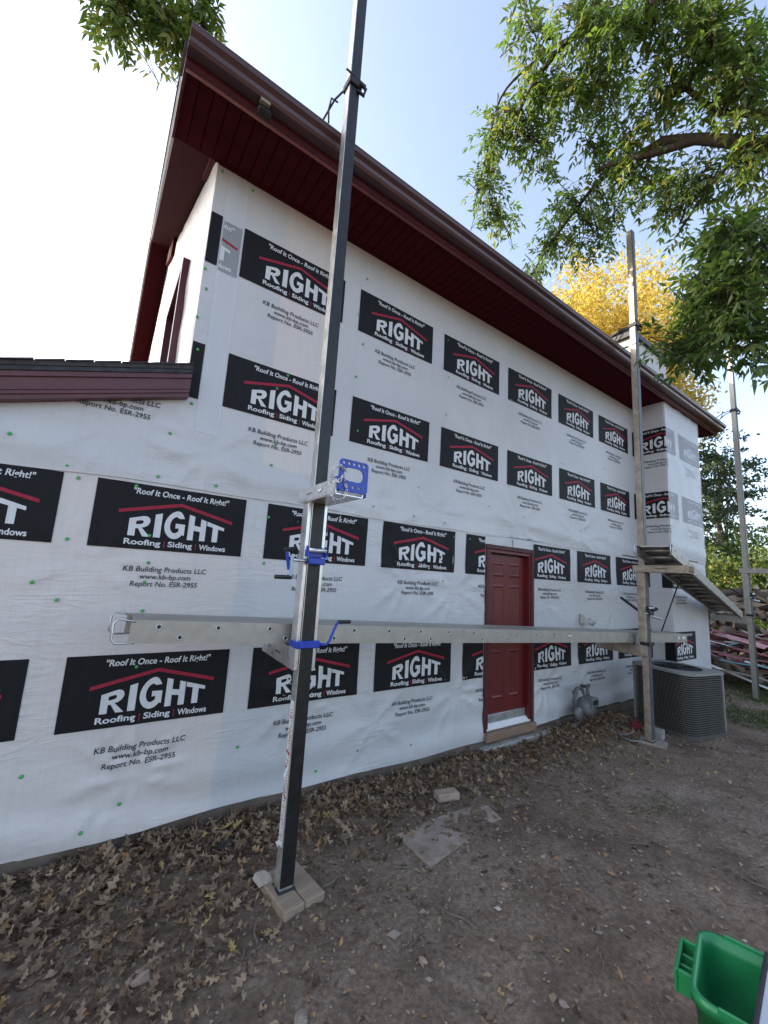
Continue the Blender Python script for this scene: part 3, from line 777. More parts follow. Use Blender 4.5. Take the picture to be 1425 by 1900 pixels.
# concrete step at the door
tag(MB().bbox((DX0-.10, -.13, -2.0), (DX1+.20, -.014, -1.785), .015).build('door_step', M['concrete']), 'low concrete step below the red side door', 'step')

# ------------------------------------------------------------------ things on the house
def M4(loc, rz=0, rx=0, ry=0): return Matrix.Translation(loc) @ Euler((rx, ry, rz)).to_matrix().to_4x4()
# floodlight under the gutter
fl = tag(empty('security_light', (.56, -.62, 3.335)), 'small dark twin security light fixed under the gutter near the roof corner', 'light')
fl.scale = (.72,)*3
MB().bbox((-.06, -.05, -.02), (.06, .04, .012), .006).build('mount', M['dark_steel'], fl)
for sx in (-1, 1):
    MB().lathe([(.018, 0), (.035, .03), (.042, .09), (.036, .092)], 14, M=M4((sx*.045, -.02, -.02), 0, R(150), R(15*sx))).build('lamp_head', M['dark_steel'], fl, True)
MB().bbox((-.06, -.10, -.005), (.04, -.052, .03), .004).build('sensor', M['lumber_grey'], fl)
# vent hood on the wall
vh = tag(empty('vent_hood', (5.92, -.012, -.44)), 'small grey pipe vent sticking out of the wrap right of the door', 'vent')
MB().bbox((-.075, -.02, -.075), (.075, .0, .075), .006).build('flange', M['vent_white'], vh)
MB().prism([(-.02, .06), (-.02, -.06), (-.12, -.075), (-.125, -.045), (-.05, .06)], -.06, .06, 'x').build('hood', M['vent_white'], vh)
MB().tube([(.0, -.09, -.02), (.0, -.16, -.045)], .045, 14).build('outlet', M['vent_white'], vh, True)
# lamp arm on the far side of the bump-out
la = tag(empty('wall_lamp', (9.31, -.3, 1.62)), 'grey lamp arm sticking out beside the far right corner of the house', 'lamp')
MB().tube([(0, 0, 0), (.25, -.03, .02), (.5, -.05, .06)], .03, 10).build('arm', M['alu_old'], la, True)
MB().bbox((.45, -.10, .03), (.75, .02, .10), .01).build('head', M['alu_old'], la)

# gas meter
gm = tag(empty('gas_meter', (5.62, -.17, gzf(5.62, -.17))), 'grey gas meter with looped pipes standing against the wrap', 'meter')
MB().lathe([(.02, -.10), (.10, -.085), (.125, -.04), (.125, .04), (.10, .085), (.02, .10)], 20, M=M4((.02, -.03, .26), 0, R(90))).build('meter_body', M['meter'], gm, True)
MB().bbox((-.05, -.15, .28), (.11, -.02, .39), .01).build('index_box', M['meter'], gm)
MB().bbox((-.03, -.156, .31), (.09, -.151, .37), .001).build('dial_window', M['glass'], gm)
MB().tube([(-.17, .02, -.05), (-.17, .02, .40), (-.16, .02, .46), (-.12, .02, .49), (-.03, .02, .49), (.02, .02, .46), (.03, .0, .40), (.03, -.02, .34)], .022, 10).build('inlet_pipe', M['pipe'], gm, True)
MB().tube([(.10, -.02, .34), (.11, .0, .44), (.14, .02, .50), (.20, .03, .50), (.22, .06, .47), (.22, .15, .46)], .022, 10).build('outlet_pipe', M['pipe'], gm, True)
MB().lathe([(.02, -.035), (.075, -.03), (.085, 0), (.075, .03), (.02, .035)], 18, M=M4((-.17, -.03, .20), 0, R(90))).build('regulator', M['meter'], gm, True)
for z in (.05, .33, .44): MB().lathe([(.034, -.018), (.034, .018)], 6, M=M4((-.17, .02, z))).build('union_nut', M['pipe'], gm)
MB().bbox((-.19, -.035, .07), (-.15, .0, .09), .004).build('valve_handle', M['pipe'], gm)

# air conditioner
ACC = Vector((6.86, -.83)); aca = R(-12)
acz = gzf(ACC.x, ACC.y)
ac = tag(empty('air_conditioner', (ACC.x, ACC.y, acz), (0, 0, aca)), 'grey louvred air conditioner condenser unit beside the bump-out', 'air conditioner')
def rrect(hx, hy, r, n=6):
    out = []
    for cx, cy, a0 in ((hx-r, hy-r, 0), (-hx+r, hy-r, 90), (-hx+r, -hy+r, 180), (hx-r, -hy+r, 270)):
        for k in range(n+1):
            a = R(a0+90*k/n); out.append((cx+r*math.cos(a), cy+r*math.sin(a)))
    return out
H = .80
MB().prism(rrect(.36, .36, .13), .03, .76, 'z').build('coil', M['ac_dark'], ac)
MB().prism(rrect(.41, .41, .14), -.06, .05, 'z').build('base_pan', M['ac'], ac)
outer, inner = rrect(.405, .405, .14), rrect(.372, .372, .12)
nv = len(outer)
sl = MB()
vs = [(a, b, 0) for a, b in outer]+[(a, b, .0125) for a, b in outer]+[(a, b, .017) for a, b in inner]+[(a, b, -.004) for a, b in inner]
fs = []
for i in range(nv):
    j = (i+1) % nv
    fs += [(i, j, j+nv, i+nv), (i+nv, j+nv, j+2*nv, i+2*nv), (i+3*nv, j+3*nv, j, i)]
sl.add(vs, fs); slm = sl.mesh('louvre', M['ac'], False)
for k in range(26): link('louvre', slm, ac, loc=(0, 0, .058+k*.0272))
for sx, sy in ((1, -1), (1, 1), (-1, 1)):
    MB().bbox((sx*.345-.035, sy*.345-.035, .0), (sx*.345+.035, sy*.345+.035, .775), .012).build('corner_post', M['ac_top'], ac)
MB().plate(rrect(.42, .42, .15), [circ(0, 0, .30, 28)], .770, .80, 'z').build('top_cover', M['ac_top'], ac)
mb = MB()
for r_ in (.05, .09, .13, .17, .21, .25, .29): mb.tube([(r_*math.cos(a), r_*math.sin(a), .80) for a in np.linspace(0, 2*math.pi, 25)], .004, 5, cap=False)
for k in range(8): mb.tube([(.03*math.cos(k*math.pi/4), .03*math.sin(k*math.pi/4), .803), (.305*math.cos(k*math.pi/4), .305*math.sin(k*math.pi/4), .803)], .004, 5)
mb.build('fan_guard', M['dark_steel'], ac)
mb = MB(); mb.lathe([(.06, .66), (.06, .74)], 12)
for k in range(4):
    a = k*math.pi/2; mb.add([(.06*math.cos(a), .06*math.sin(a), .70), (.27*math.cos(a-.25), .27*math.sin(a-.25), .69), (.27*math.cos(a+.35), .27*math.sin(a+.35), .74), (.06*math.cos(a+.5), .06*math.sin(a+.5), .73)], [(0, 1, 2, 3)])
mb.build('fan', M['black'], ac)
# hose and red box beside the unit
pts = [(5.95, -.28), (5.7, -.45), (5.75, -.62), (6.0, -.62), (6.2, -.48), (6.3, -.35), (6.15, -.3), (5.9, -.42), (5.6, -.7), (5.75, -.85), (6.1, -.8)]
def smooth_pts(pp, n=8):
    out = []
    pp = [Vector(p) for p in pp]
    for i in range(len(pp)-1):
        p0, p1, p2, p3 = pp[max(i-1, 0)], pp[i], pp[i+1], pp[min(i+2, len(pp)-1)]
        for k in range(n):
            t = k/n
            out.append(.5*((2*p1)+(p2-p0)*t+(2*p0-5*p1+4*p2-p3)*t*t+(3*p1-p0-3*p2+p3)*t**3))
    return out+[pp[-1]]
hp = smooth_pts([(x, y, gzf(x, y)+.02) for x, y in pts])
tag(MB().tube(hp, .011, 7).build('garden_hose', M['hose'], None, True), 'grey hose lying in loops on the dirt between gas meter and air conditioner', 'hose')
rb = tag(empty('red_box', (6.22, -.55, gzf(6.22, -.55)), (0, 0, .5)), 'small red plastic box on the dirt beside the air conditioner', 'box')
MB().bbox((-.10, -.06, 0), (.10, .06, .09), .012).build('body', M['red_plastic'], rb); MB().tube([(-.06, 0, .09), (-.05, 0, .12), (.05, 0, .12), (.06, 0, .09)], .008, 6).build('handle', M['red_plastic'], rb)

# ------------------------------------------------------------------ pump-jack poles, jacks and planks
PY = -.90
def pole(x, top, label, base_z, left, front, strip=False, brace_dir=-1):
    o = tag(empty('scaffold_pole', (x, PY, base_z)), label, 'pole', 'scaffold poles along the wall')
    h = top-base_z
    MB().bbox((-.042, -.036, 0), (.042, .040, h), .005).build('tube', left, o)
    MB().bbox((-.041, -.042, .02), (.0415, -.037, h-.01), .002).build('rubber_facing', front, o)
    MB().bbox((-.05, -.05, -.004), (.05, .05, .006), .003).build('foot_plate', M['dark_steel'], o)
    mb = MB(); 
    for k in range(int(h/.32)):
        for dx in (-.022, .022):
            mb.lathe([(.0035, 0), (.003, .0025)], 6, M=M4((dx, -.0425, .25+k*.32+(.05 if dx > 0 else 0)), 0, R(90)))
    mb.build('rivet', M['dark_steel'], o)
    zb = 3.72-base_z           # roof brace
    b = MB().bbox((-.055, -.06, zb-.03), (.055, .058, zb+.03), .006).build('brace_clamp', M['dark_steel'], o)
    MB().tube([(-.09, -.055, zb+.04), (.085, -.055, zb+.03)], .008, 7).build('clamp_bolt', M['dark_steel'], b)
    MB().tube([(.03, -.07, zb-.005), (.075, -.075, zb-.03), (.07, -.06, zb-.075), (.02, -.05, zb-.06)], .014, 7).build('clamp_lever', M['dark_steel'], b)
    mb = MB(); yr = .95; zr = ZR+PIT*(PY+yr)+.37-base_z
    for sx in (-1, 1):
        mb.tube([(sx*.04, .03, zb), (sx*.05-.03, .14, zb-.02), (sx*.10-.02, .30, zb-.13), (sx*.16, .34, zb-.19), (sx*.20, .48, zr-.22), (sx*.28, yr, zr)], .008, 6)
    mb.tube([(-.05, .14, zb-.02), (-.10, .16, zb+.0), (-.11, .17, zb-.10), (-.08, .22, zb-.16)], .007, 6)
    mb.build('roof_brace', M['dark_steel'], o)
    for sx in (-1, 1): MB().bbox((sx*.28-.04, yr-.05, zr-.004), (sx*.28+.04, yr+.05, zr+.008), .002).build('brace_foot', M['dark_steel'], o)
    if strip:
        st = MB().box((-.0445, -.022, .22), (-.0423, .026, 1.00)).build('sticker_strip', M['white_tape'], o)
        for k, (z, t) in enumerate(((.34, .004), (.47, .010), (.50, .004), (.62, .006), (.70, .016), (.80, .005), (.90, .004))):
            MB().prism([(-.021, z), (.025, z+.012), (.025, z+.012+t), (-.021, z+t)], -.0455, -.0447, 'x').build('red_mark', M['red_tape'], st)
        mb = MB()
        for k in range(46):
            z = .25+k*.0155
            mb.box((-.0453, -.016, z), (-.0447, -.016+random.uniform(.012, .036), z+.004))
        mb.build('fine_print', M['ink_text'], st)
        MB().add([(-.045, -.02, .66), (-.075, -.03, .61), (-.07, -.035, .59), (-.045, -.024, .63), (-.045, .01, .25), (-.065, .02, .235), (-.046, .02, .20)], [(0, 1, 2, 3), (4, 5, 6)]).build('peeling_flap', M['white_tape'], st)
    return o
BZ1 = gzf(1.15, -.9)+.045
p1 = pole(1.128, 5.30, 'tall scaffold pole with black front nearest the camera, standing on wooden blocks', BZ1, M['alu'], M['rubber'], True)
p2 = pole(5.79, 5.24, 'middle scaffold pole standing in front of the air conditioner', gzf(5.8, -.9)+.03, M['alu_tan'], M['rubber_worn'])
p3 = pole(10.12, 5.0, 'farthest scaffold pole standing in front of the scrap pile', gzf(10.1, -.9)+.01, M['alu_old'], M['rubber_worn'])

def jack(x, zt, zl, label, main, metal, fancy):
    """zt: underside of the outward arm, zl: top of the inward arm"""
    o = tag(empty('pump_jack', (x, PY, zl)), label, 'pump jack', 'pump jacks clamped on the poles')
    T = zt-zl
    for sx in (-1, 1):
        MB().bbox((sx*.0565-.012, -.030, -.12), (sx*.0565+.012, .055, T+.02), .003).build('side_rail', metal, o)
    # outward arm: open channel towards the yard
    aw = .088; L = .52 if not fancy else .42
    arm = MB().box((-aw, -L, T), (aw, .06, T+.005)).build('outward_arm', metal, o)
    for sx in (-1, 1):
        slot = [(-.30, T+.040), (-.18, T+.040), (-.18, T+.052), (-.30, T+.052)] if not fancy else [(-.12, T+.040), (-.02, T+.040), (-.02, T+.050), (-.12, T+.050)]
        mb = MB().plate([(-L, T+.006), (.09, T+.006), (.09, T+.085), (-L, T+.092)], [slot], sx*aw-.003, sx*aw+.003, 'x')
        mb.build('channel_side', metal, arm)
    MB().box((-aw, .055, T+.005), (aw, .06, T+.08)).build('channel_back', metal, arm)
    if fancy:
        oval = MB().lathe([(.03, 0), (.03, .001)], 20, M=M4((-aw-.0035, -.22, T+.048)) @ Matrix.Rotation(R(-90), 4, 'Y') @ Matrix.Diagonal((.45, 1.2, 1, 1))).build('oval_badge', M['blue'], arm)
        MB().lathe([(.024, 0), (.024, .001)], 20, M=M4((-aw-.0048, -.22, T+.048)) @ Matrix.Rotation(R(-90), 4, 'Y') @ Matrix.Diagonal((.42, 1.25, 1, 1))).build('badge_face', M['white_tape'], arm)
        # blue end bracket with holes
        x0, x1, za, zb_ = -.085, .105, T+.02, T+.205
        def rr(a, b, c, d, r):
            return [(a+(c-a)*.5+px, b+(d-b)*.5+py) for px, py in rrect((c-a)/2, (d-b)/2, r, 4)]
        holes = [rr(x0+.030, za+.062, x1-.030, zb_-.044, .035)]
        holes += [circ(x0+.028+k*.0335, zb_-.021, .0095, 10) for k in range(5)]
        holes += [circ(x0+.055+k*.04, za+.030, .0085, 10) for k in range(3)]
        MB().plate(rr(x0, za, x1, zb_, .022), holes, -L-.018, -L-.008, 'y').build('end_bracket', main, arm)
        MB().bbox((x0, -L-.007, za), (x0+.02, -L+.05, za+.085), .003).build('bracket_cheek', main, arm); MB().bbox((x1-.008, -L-.007, za-.015), (x1+.004, -L+.035, za+.085), .003).build('bracket_cheek', main, arm)
        mb = MB(); cpts = smooth_pts([(x0+.03, -L-.02, T+.14), (x0-.005, -L-.024, T+.155), (x0-.035, -L+.01, T+.12), (x0-.03, -L+.02, T+.05), (x0-.015, -L+.01, T-.02), (x0+.03, -L-.015, T-.03), (x0+.05, -L-.025, T+.02), (x0+.02, -L-.03, T+.10), (x0-.01, -L-.03, T+.06), (x0-.02, -L+.03, T+.10)], 3)
        for i, c in enumerate(cpts):
            nxt = cpts[min(i+1, len(cpts)-1)]; d = (nxt-c) if (nxt-c).length > 1e-4 else Vector((0, 0, -1))
            q = d.to_track_quat('X', 'Z').to_matrix().to_4x4(); A = Matrix.Translation(c) @ q @ Matrix.Rotation(R(90*(i % 2)), 4, 'X')
            mb.tube([A @ Vector((.013*math.cos(a), .008*math.sin(a), 0)) for a in np.linspace(0, 2*math.pi, 9)], .0026, 5, cap=False)
        mb.build('chain', M['steel'], arm, True)
    # inward arm with gusset, carries the plank
    ia = MB().prism([(.03, -.135), (.60, -.115), (.60, -.004), (.03, -.004)], -.05, -.044, 'x').prism([(.03, -.135), (.60, -.115), (.60, -.004), (.03, -.004)], .044, .05, 'x').box((-.044, .03, -.010), (.044, .60, -.004)).box((-.044, .594, -.115), (.044, .60, -.011)).build('inward_arm', metal, o)
    if fancy:
        MB().lathe([(.026, 0), (.026, .001)], 18, M=M4((-.0515, .47, -.055)) @ Matrix.Rotation(R(-90), 4, 'Y') @ Matrix.Diagonal((.5, 1.2, 1, 1))).build('oval_badge', M['dark_steel'], ia)
        MB().lathe([(.021, 0), (.021, .001)], 18, M=M4((-.0527, .47, -.055)) @ Matrix.Rotation(R(-90), 4, 'Y') @ Matrix.Diagonal((.5, 1.2, 1, 1))).build('badge_face', M['alu_bright'], ia)
        MB().box((-.0518, .25, -.072), (-.0505, .34, -.064)).build('slot', M['black'], ia)
    # upper winch block and crank
    zw = T*.60 if fancy else T*.45
    w_ = MB().bbox((-.052, -.085, zw-.03), (.056, -.046, zw+.012), .006).build('winch_block', main, o)
    MB().prism([(-.085, zw+.016), (-.045, zw+.016), (-.045, zw+.085), (-.06, zw+.085)], -.066, -.058, 'x').prism([(-.085, zw+.016), (-.045, zw+.016), (-.045, zw+.085), (-.06, zw+.085)], .058, .066, 'x').box((-.058, -.052, zw+.018), (.058, -.046, zw+.06)).build('cheek_plate', main, w_)
    MB().tube([(-.058, -.075, zw+.058), (.058, -.075, zw+.058)], .013, 12).build('roller', M['alu_bright'], w_, True)
    MB().tube([(-.15, -.06, zw-.01), (-.052, -.06, zw-.01)], .010, 10).build('shaft', M['steel'], w_, True)
    if fancy:
        MB().bbox((-.165, -.068, zw-.115), (-.150, -.050, zw+.02), .003, M=M4((0, 0, 0), 0, 0, 0)).build('crank_arm', M['blue_pale'], w_)
        MB().tube([(-.18, -.02, zw+.04), (-.155, -.02, zw-.07)], .011, 8).build('brake_arm', main, w_)
        MB().tube([(-.20, -.03, zw+.048), (-.13, -.02, zw+.062)], .012, 8).build('brake_pivot', M['dark_steel'], w_)
        MB().tube([(-.155, -.062, zw-.115), (-.255, -.062, zw-.115)], .013, 10).build('crank_grip', M['black'], w_, True)
    else:
        MB().bbox((-.012, .0, 0), (.02, .30, .03), .004, M=M4((-.03, .04, zw-.02), 0, R(35))).build('foot_pedal', main, w_)
        MB().tube([(.06, -.06, zw+.03), (.12, -.09, zw+.05)], .022, 8).build('release_knob', main, w_); MB().tube([(.06, -.06, zw-.05), (.15, -.12, zw-.07)], .014, 8).build('release_handle', M['steel'], w_)
    # lower clamp and crank
    zc = .03
    c_ = MB().bbox((-.072, -.070, zc-.022), (.072, -.046, zc+.022), .006).bbox((-.084, -.07, zc-.02), (-.070, .04, zc+.02), .004).build('lower_clamp', main, o)
    if fancy:
        MB().tube([(.07, -.058, zc), (.115, -.070, zc-.002), (.130, -.075, zc+.02), (.165, -.085, zc+.12), (.185, -.085, zc+.135)], .0085, 8).build('crank_rod', main, c_, True)
        MB().tube([(.18, -.085, zc+.135), (.265, -.085, zc+.135)], .012, 10).build('crank_grip', M['black'], c_, True)
    return o
jack(1.128, .435, -.468, 'silver and blue pump jack with cranks and chain on the nearest pole', M['blue'], M['alu_bright'], True)
jack(5.79, .245, -.668, 'tan and black pump jack on the middle pole, arm under the tilted plank', M['black'], M['alu_tan'], False)
jack(10.12, .46, -.345, 'dull grey pump jack on the farthest pole', M['black'], M['alu_old'], False)

def plank(name, A, B, width, label, rail_mat, side_sign, hh=.120):
    """aluminium stage from A to B (top of the near rail); width towards +Y"""
    A = Vector(A); B = Vector(B); d = B-A; L = d.length
    xax = d.normalized(); yax = Vector((0, 0, 1)).cross(xax).normalized(); zax = xax.cross(yax)
    Mx = Matrix((xax, yax, zax)).transposed().to_4x4()
    o = tag(empty(name, A, Mx.to_euler()), label, 'plank')
    for k, y0 in enumerate((0, width-.03)):
        f = 1 if k == 0 else -1
        mb = MB(); ya = y0 if k == 0 else y0+.03
        mb.box((0, ya, -hh), (L, ya+f*.005, 0)); mb.box((0, ya+f*.005, -.006), (L, ya+f*.030, -.001)); mb.box((0, ya+f*.005, -hh+.001), (L, ya+f*.030, -hh+.006))
        mb.build('side_rail', rail_mat, o)
    n = int(L/.305)
    rme = MB().tube([(0, .006, 0), (0, width-.006, 0)], .016, 10).mesh('rung', M['alu_old'], True)
    for i in range(n): link('rung', rme, o, loc=(.13+i*.305, 0, -.034 if i % 2 == 0 else -.034))
    for i in range(n): link('rung', rme, o, loc=(.28+i*.305 if i % 2 else .24+i*.305, 0, -.088)) if i*.305+.35 < L and i % 3 != 1 else None
    sme = MB().lathe([(.0165, 0), (.0165, .004), (.011, .005), (.010, .001)], 12, M=M4((0, 0, 0), 0, R(90))).mesh('rung_collar', M['alu'], True)
    sdk = MB().lathe([(.0105, 0), (.0105, .0015)], 12, M=M4((0, 0, 0), 0, R(90))).mesh('rung_hole', M['black'])
    def collar(x, z):
        c = link('rung_collar', sme, o, loc=(x, 0, z)); link('rung_hole', sdk, c, loc=(0, -.0006, 0))
    for i in range(n): collar(.13+i*.305, -.034)
    for i in range(n):
        if i*.305+.35 < L and i % 3 != 1: collar(.28+i*.305 if i % 2 else .24+i*.305, -.088)
    for k in range(3):
        w0 = .034+k*(width-.068)/3
        MB().box((.02, w0, -.016), (L-.02, w0+(width-.068)/3-.006, -.002)).build('deck_strip', M['alu_old'], o)
    MB().tube([(.02, .0, -.01), (-.06, .0, .002), (-.075, .0, -.02), (-.075, .0, -hh+.02), (-.055, .0, -hh), (.03, .0, -hh+.004)], .0055, 7).build('end_loop', M['steel'], o, True)
    MB().tube([(.02, width, -.01), (-.06, width, .002), (-.075, width, -.02), (-.075, width, -hh+.02), (-.055, width, -hh), (.03, width, -hh+.004)], .0055, 7).build('end_loop', M['steel'], o, True)
    return o
pl = plank('scaffold_plank', (.20, -.79, -.300), (7.42, -.79, -.592), .34, 'long aluminium scaffold plank running level across the wall in front of the door', M['alu_old'], 1)
for xx, wd in ((6.9, .05), (7.05, .10)):
    MB().box((xx, -.003, -.075), (xx+wd, -.001, -.035)).build('sticker', M['white_tape'], pl)
MB().box((4.03, -.003, -.055), (4.10, -.001, -.04)).build('sticker', M['white_tape'], pl)
pl2 = plank('scaffold_plank', (5.33, -1.40, .545), (9.86, -.86, -.262), .36, 'tilted aluminium scaffold plank sloping down from the middle pole to the far pole', M['alu_old'], 1)
MB().tube([(.66, .04, -.14), (.80, .30, -.9)], .008, 7).build('tie_rod', M['dark_steel'], pl2)

# wooden blocks below the near pole
gb = gzf(1.14, -.9)
for k, (x, y, rz, lab) in enumerate(((1.108, -.905, R(7), 'left wooden block with a pale broken corner under the nearest pole'), (1.236, -.890, R(7), 'right wooden block under the nearest pole'))):
    b = tag(empty('wood_block', (x, y, gb-.015), (0, 0, rz)), lab, 'block', 'wooden blocks under the near pole')
    MB().bbox((-.062, -.165, 0), (.062, .165, .058), .006).build('board', M['lumber'], b)
b = tag(empty('stone_chip', (1.035, -.79, gb+.043), (0, 0, .4)), 'pale broken stone chip lying on the block beside the nearest pole', 'stone')
MB().add([(-.045, -.035, 0), (.04, -.05, 0), (.05, .03, 0), (-.02, .05, 0), (-.035, -.025, .032), (.03, -.035, .036), (.035, .02, .030), (-.015, .035, .034)], [(3, 2, 1, 0), (4, 5, 6, 7), (0, 1, 5, 4), (1, 2, 6, 5), (2, 3, 7, 6), (3, 0, 4, 7)]).build('chip', M['pale_stone'], b)
b = tag(empty('wood_block', (5.82, -.92, gzf(5.8, -.9)-.015), (0, 0, .3)), 'grey wooden board under the foot of the middle pole', 'block')
MB().bbox((-.11, -.14, 0), (.11, .14, .042), .006).build('board', M['lumber_grey'], b)
b = tag(empty('concrete_block', (6.12, -.86, gzf(6.1, -.86)), (0, 0, .2)), 'grey concrete block on the dirt between middle pole and air conditioner', 'block')
MB().bbox((-.09, -.06, 0), (.09, .06, .11), .01).build('block', M['concrete'], b)
# slab and brick in the dirt
def irregular(poly, z0, z1, name, mat, lab, cat, loc):
    o = tag(empty(name, (loc[0], loc[1], loc[2])), lab, cat)
    n = len(poly); inn = [(x*.985, y*.985) for x, y in poly]
    vs = [(x, y, z0) for x, y in poly]+[(x, y, z1-.008) for x, y in poly]+[(x, y, z1) for x, y in inn]
    fs = [tuple(range(n-1, -1, -1)), tuple(range(2*n, 3*n))]+[(i, (i+1) % n, (i+1) % n+n, i+n) for i in range(n)]+[(i+n, (i+1) % n+n, (i+1) % n+2*n, i+2*n) for i in range(n)]
    MB().add(vs, fs).build('slab', mat, o); return o
sx, sy = 2.30, -.93
irregular([(2.01-sx, -1.15-sy), (2.30-sx, -1.12-sy), (2.58-sx, -1.07-sy), (2.86-sx, -1.04-sy), (2.90-sx, -.86-sy), (2.68-sx, -.80-sy), (2.35-sx, -.78-sy), (2.0-sx, -.80-sy)], -.05, .008, 'paving_slab', M['slab'], 'flat grey concrete slab sunk in the dirt near the near pole', 'slab', (sx, sy, gzf(sx, sy)))
b = tag(empty('brick', (2.67, -.62, gzf(2.67, -.62)+.006), (0, 0, R(-14))), 'single tan brick lying on leaf litter by the wall', 'brick')
MB().bbox((-.10, -.05, 0), (.10, .05, .062), .008).build('body', M['brick_tan'], b)
b = tag(empty('black_scrap', (.98, -.34, gzf(.98, -.34)-.005), (.1, .1, .7)), 'black plastic offcut half buried in leaves near the wall', 'scrap')
MB().bbox((-.10, -.03, 0), (.10, .03, .035), .006).build('body', M['dark_steel'], b)

# green bin, only its near corner in view
BR = -1.40; ba = Vector((2.325, -2.505)); u_ = Vector((-.972, -.235)); w_ = Vector((.235, -.972))
gb_ = gzf(2.2, -2.7)
ctr = ba+u_*.195+w_*.27
bn = tag(empty('recycling_bin', (ctr.x, ctr.y, gb_), (0, 0, math.atan2(u_.y, u_.x))), 'open green plastic recycling bin at the lower right', 'bin')
Hb = BR-gb_
def bin_ring(hx, hy, r, z): return [(a, b, z) for a, b in rrect(hx, hy, r, 6)]
rings = [bin_ring(.155, .225, .05, .0), bin_ring(.175, .25, .055, .22), bin_ring(.178, .253, .055, .225), bin_ring(.183, .258, .055, .225), bin_ring(.195, .27, .058, Hb-.035), bin_ring(.205, .28, .06, Hb-.035), bin_ring(.205, .28, .06, Hb), bin_ring(.190, .265, .056, Hb), bin_ring(.186, .261, .055, Hb-.05), bin_ring(.150, .22, .05, .012)]
mb = MB(); n = len(rings[0])
vs = [p for rg in rings for p in rg]; fs = [tuple(range(n-1, -1, -1)), tuple(range((len(rings)-1)*n, len(rings)*n))]
for i in range(len(rings)-1):
    for k in range(n): fs.append((i*n+k, i*n+(k+1) % n, (i+1)*n+(k+1) % n, (i+1)*n+k))
mb.add(vs, fs).build('body', M['bin'], bn, True)
# handle bracket on the end facing the wall (local -y side)
hn = MB().bbox((-.10, -.335, Hb-.09), (.10, -.322, Hb-.012), .004).bbox((-.10, -.322, Hb-.09), (-.085, -.276, Hb-.012), .003).bbox((.085, -.322, Hb-.09), (.10, -.276, Hb-.012), .003).build('handle', M['bin'], bn)
for kx in (-.03, .03): MB().bbox((kx-.006, -.322, Hb-.075), (kx+.006, -.272, Hb-.03), .002).build('handle_rib', M['bin'], hn)
for kx in (-.21, .2): MB().bbox((kx, -.20, Hb-.015), (kx+.012, -.05, Hb+.012), .004).build('rim_lug', M['bin'], bn)
bd = tag(empty('grey_board', (ctr.x, ctr.y, BR), (0, 0, math.atan2(u_.y, u_.x)-R(5.7))), 'pale grey board with a dark edge lying across the green bin', 'board')
MB().bbox((-.19, -.075, .006), (.32, .42, .024), .003).build('sheet', M['grey_board'], bd)
MB().bbox((-.19, -.089, .004), (.32, -.076, .027), .002).build('edge_strip', M['dark_steel'], bd)

# ------------------------------------------------------------------ firewood heap and siding scrap
def heap(x, y, cx, cy, rx, ry, h): return h*np.exp(-(((x-cx)/rx)**2+((y-cy)/ry)**2)*1.3)
logs = []
for k in range(6):
    rr_ = np.random.default_rng(k); L = .38+.08*rr_.random(); r0 = .085+.03*rr_.random()
    if k < 4: prof = [(0, 0), (r0*1.5, .01), (r0*1.25, r0*.8), (r0*.5, r0*1.25), (.0, r0*1.0)]
    else: prof = [(r0*math.cos(a)*.9, r0*math.sin(a)*.9) for a in np.linspace(0, 2*math.pi, 9)[:-1]]
    mb = MB(); n = len(prof)
    vs = [(-L/2, a-r0*.4, b-r0*.4) for a, b in prof]+[(L/2+.03*rr_.random(), a*.95-r0*.4, b*.95-r0*.4) for a, b in prof]
    fs = [tuple(range(n)), tuple(range(2*n-1, n-1, -1))]; mb.add(vs, fs, 0)
    mb.add(vs, [(i, i+n, (i+1) % n+n, (i+1) % n) for i in range(n)], 0)
    if k < 4: mb.m = [0, 0]+[0, 1, 1, 1, 0][:n]
    else: mb.m = [0, 0]+[1]*n
    logs.append(mb.mesh('firewood_log', [M['log'], M['log_bark']]))
HX, HY, HRX, HRY, HH = 14.2, -.4, 2.6, 4.2, 2.05
lrng = np.random.default_rng(5)
def log_pose():
    x = HX+lrng.uniform(-1, .5)*HRX*1.1; y = HY+lrng.uniform(-1, .75)*HRY
    return x, y
count = 0
while count < 260:
    x, y = log_pose(); z = float(heap(x, y, HX, HY, HRX, HRY, HH))
    if z < .12: continue
    kk = int(lrng.integers(6))
    o = link('firewood_log', logs[kk], None, loc=(x, y, gzf(x, y)+z-.03+lrng.uniform(-.06, .07)), rot=(lrng.uniform(0, 6.28), lrng.uniform(-.55, .55), lrng.uniform(0, 6.28)), scale=(lrng.uniform(.8, 1.25),)*3)
    tag(o, 'split wedge-shaped firewood log in the heap behind the far pole' if kk < 4 else 'round unsplit firewood log in the heap behind the far pole', 'log', 'split logs in the firewood heap' if kk < 4 else 'round logs in the firewood heap'); count += 1
mb = MB()
for k in range(520):
    x, y = log_pose(); z = float(heap(x, y, HX, HY, HRX, HRY, HH))
    me_ = logs[int(lrng.integers(6))]
    A = M4((x, y, gzf(x, y)+max(.05, z-.12-lrng.random()*.15)), lrng.uniform(0, 6.28), lrng.uniform(0, 6.28), lrng.uniform(-.5, .5))
    mb.add([A @ v.co for v in me_.vertices], [tuple(p.vertices) for p in me_.polygons], 0)
tag(mb.build('firewood_filling', M['log']), 'firewood buried inside the heap', 'firewood', kind='stuff')
scr_m = [M['burgundy_trim'], simple('scrap_burgundy', (.26, .06, .085), .5), simple('scrap_white', (.78, .78, .78), .5, var=.1), simple('scrap_teal', (.12, .50, .58), .5), simple('scrap_pink', (.50, .26, .29), .55), M['lumber_grey']]
scr_n = ['burgundy siding scrap', 'dark red siding scrap', 'white siding scrap', 'teal foam scrap', 'faded pink siding scrap', 'grey board scrap']
srng = np.random.default_rng(9)
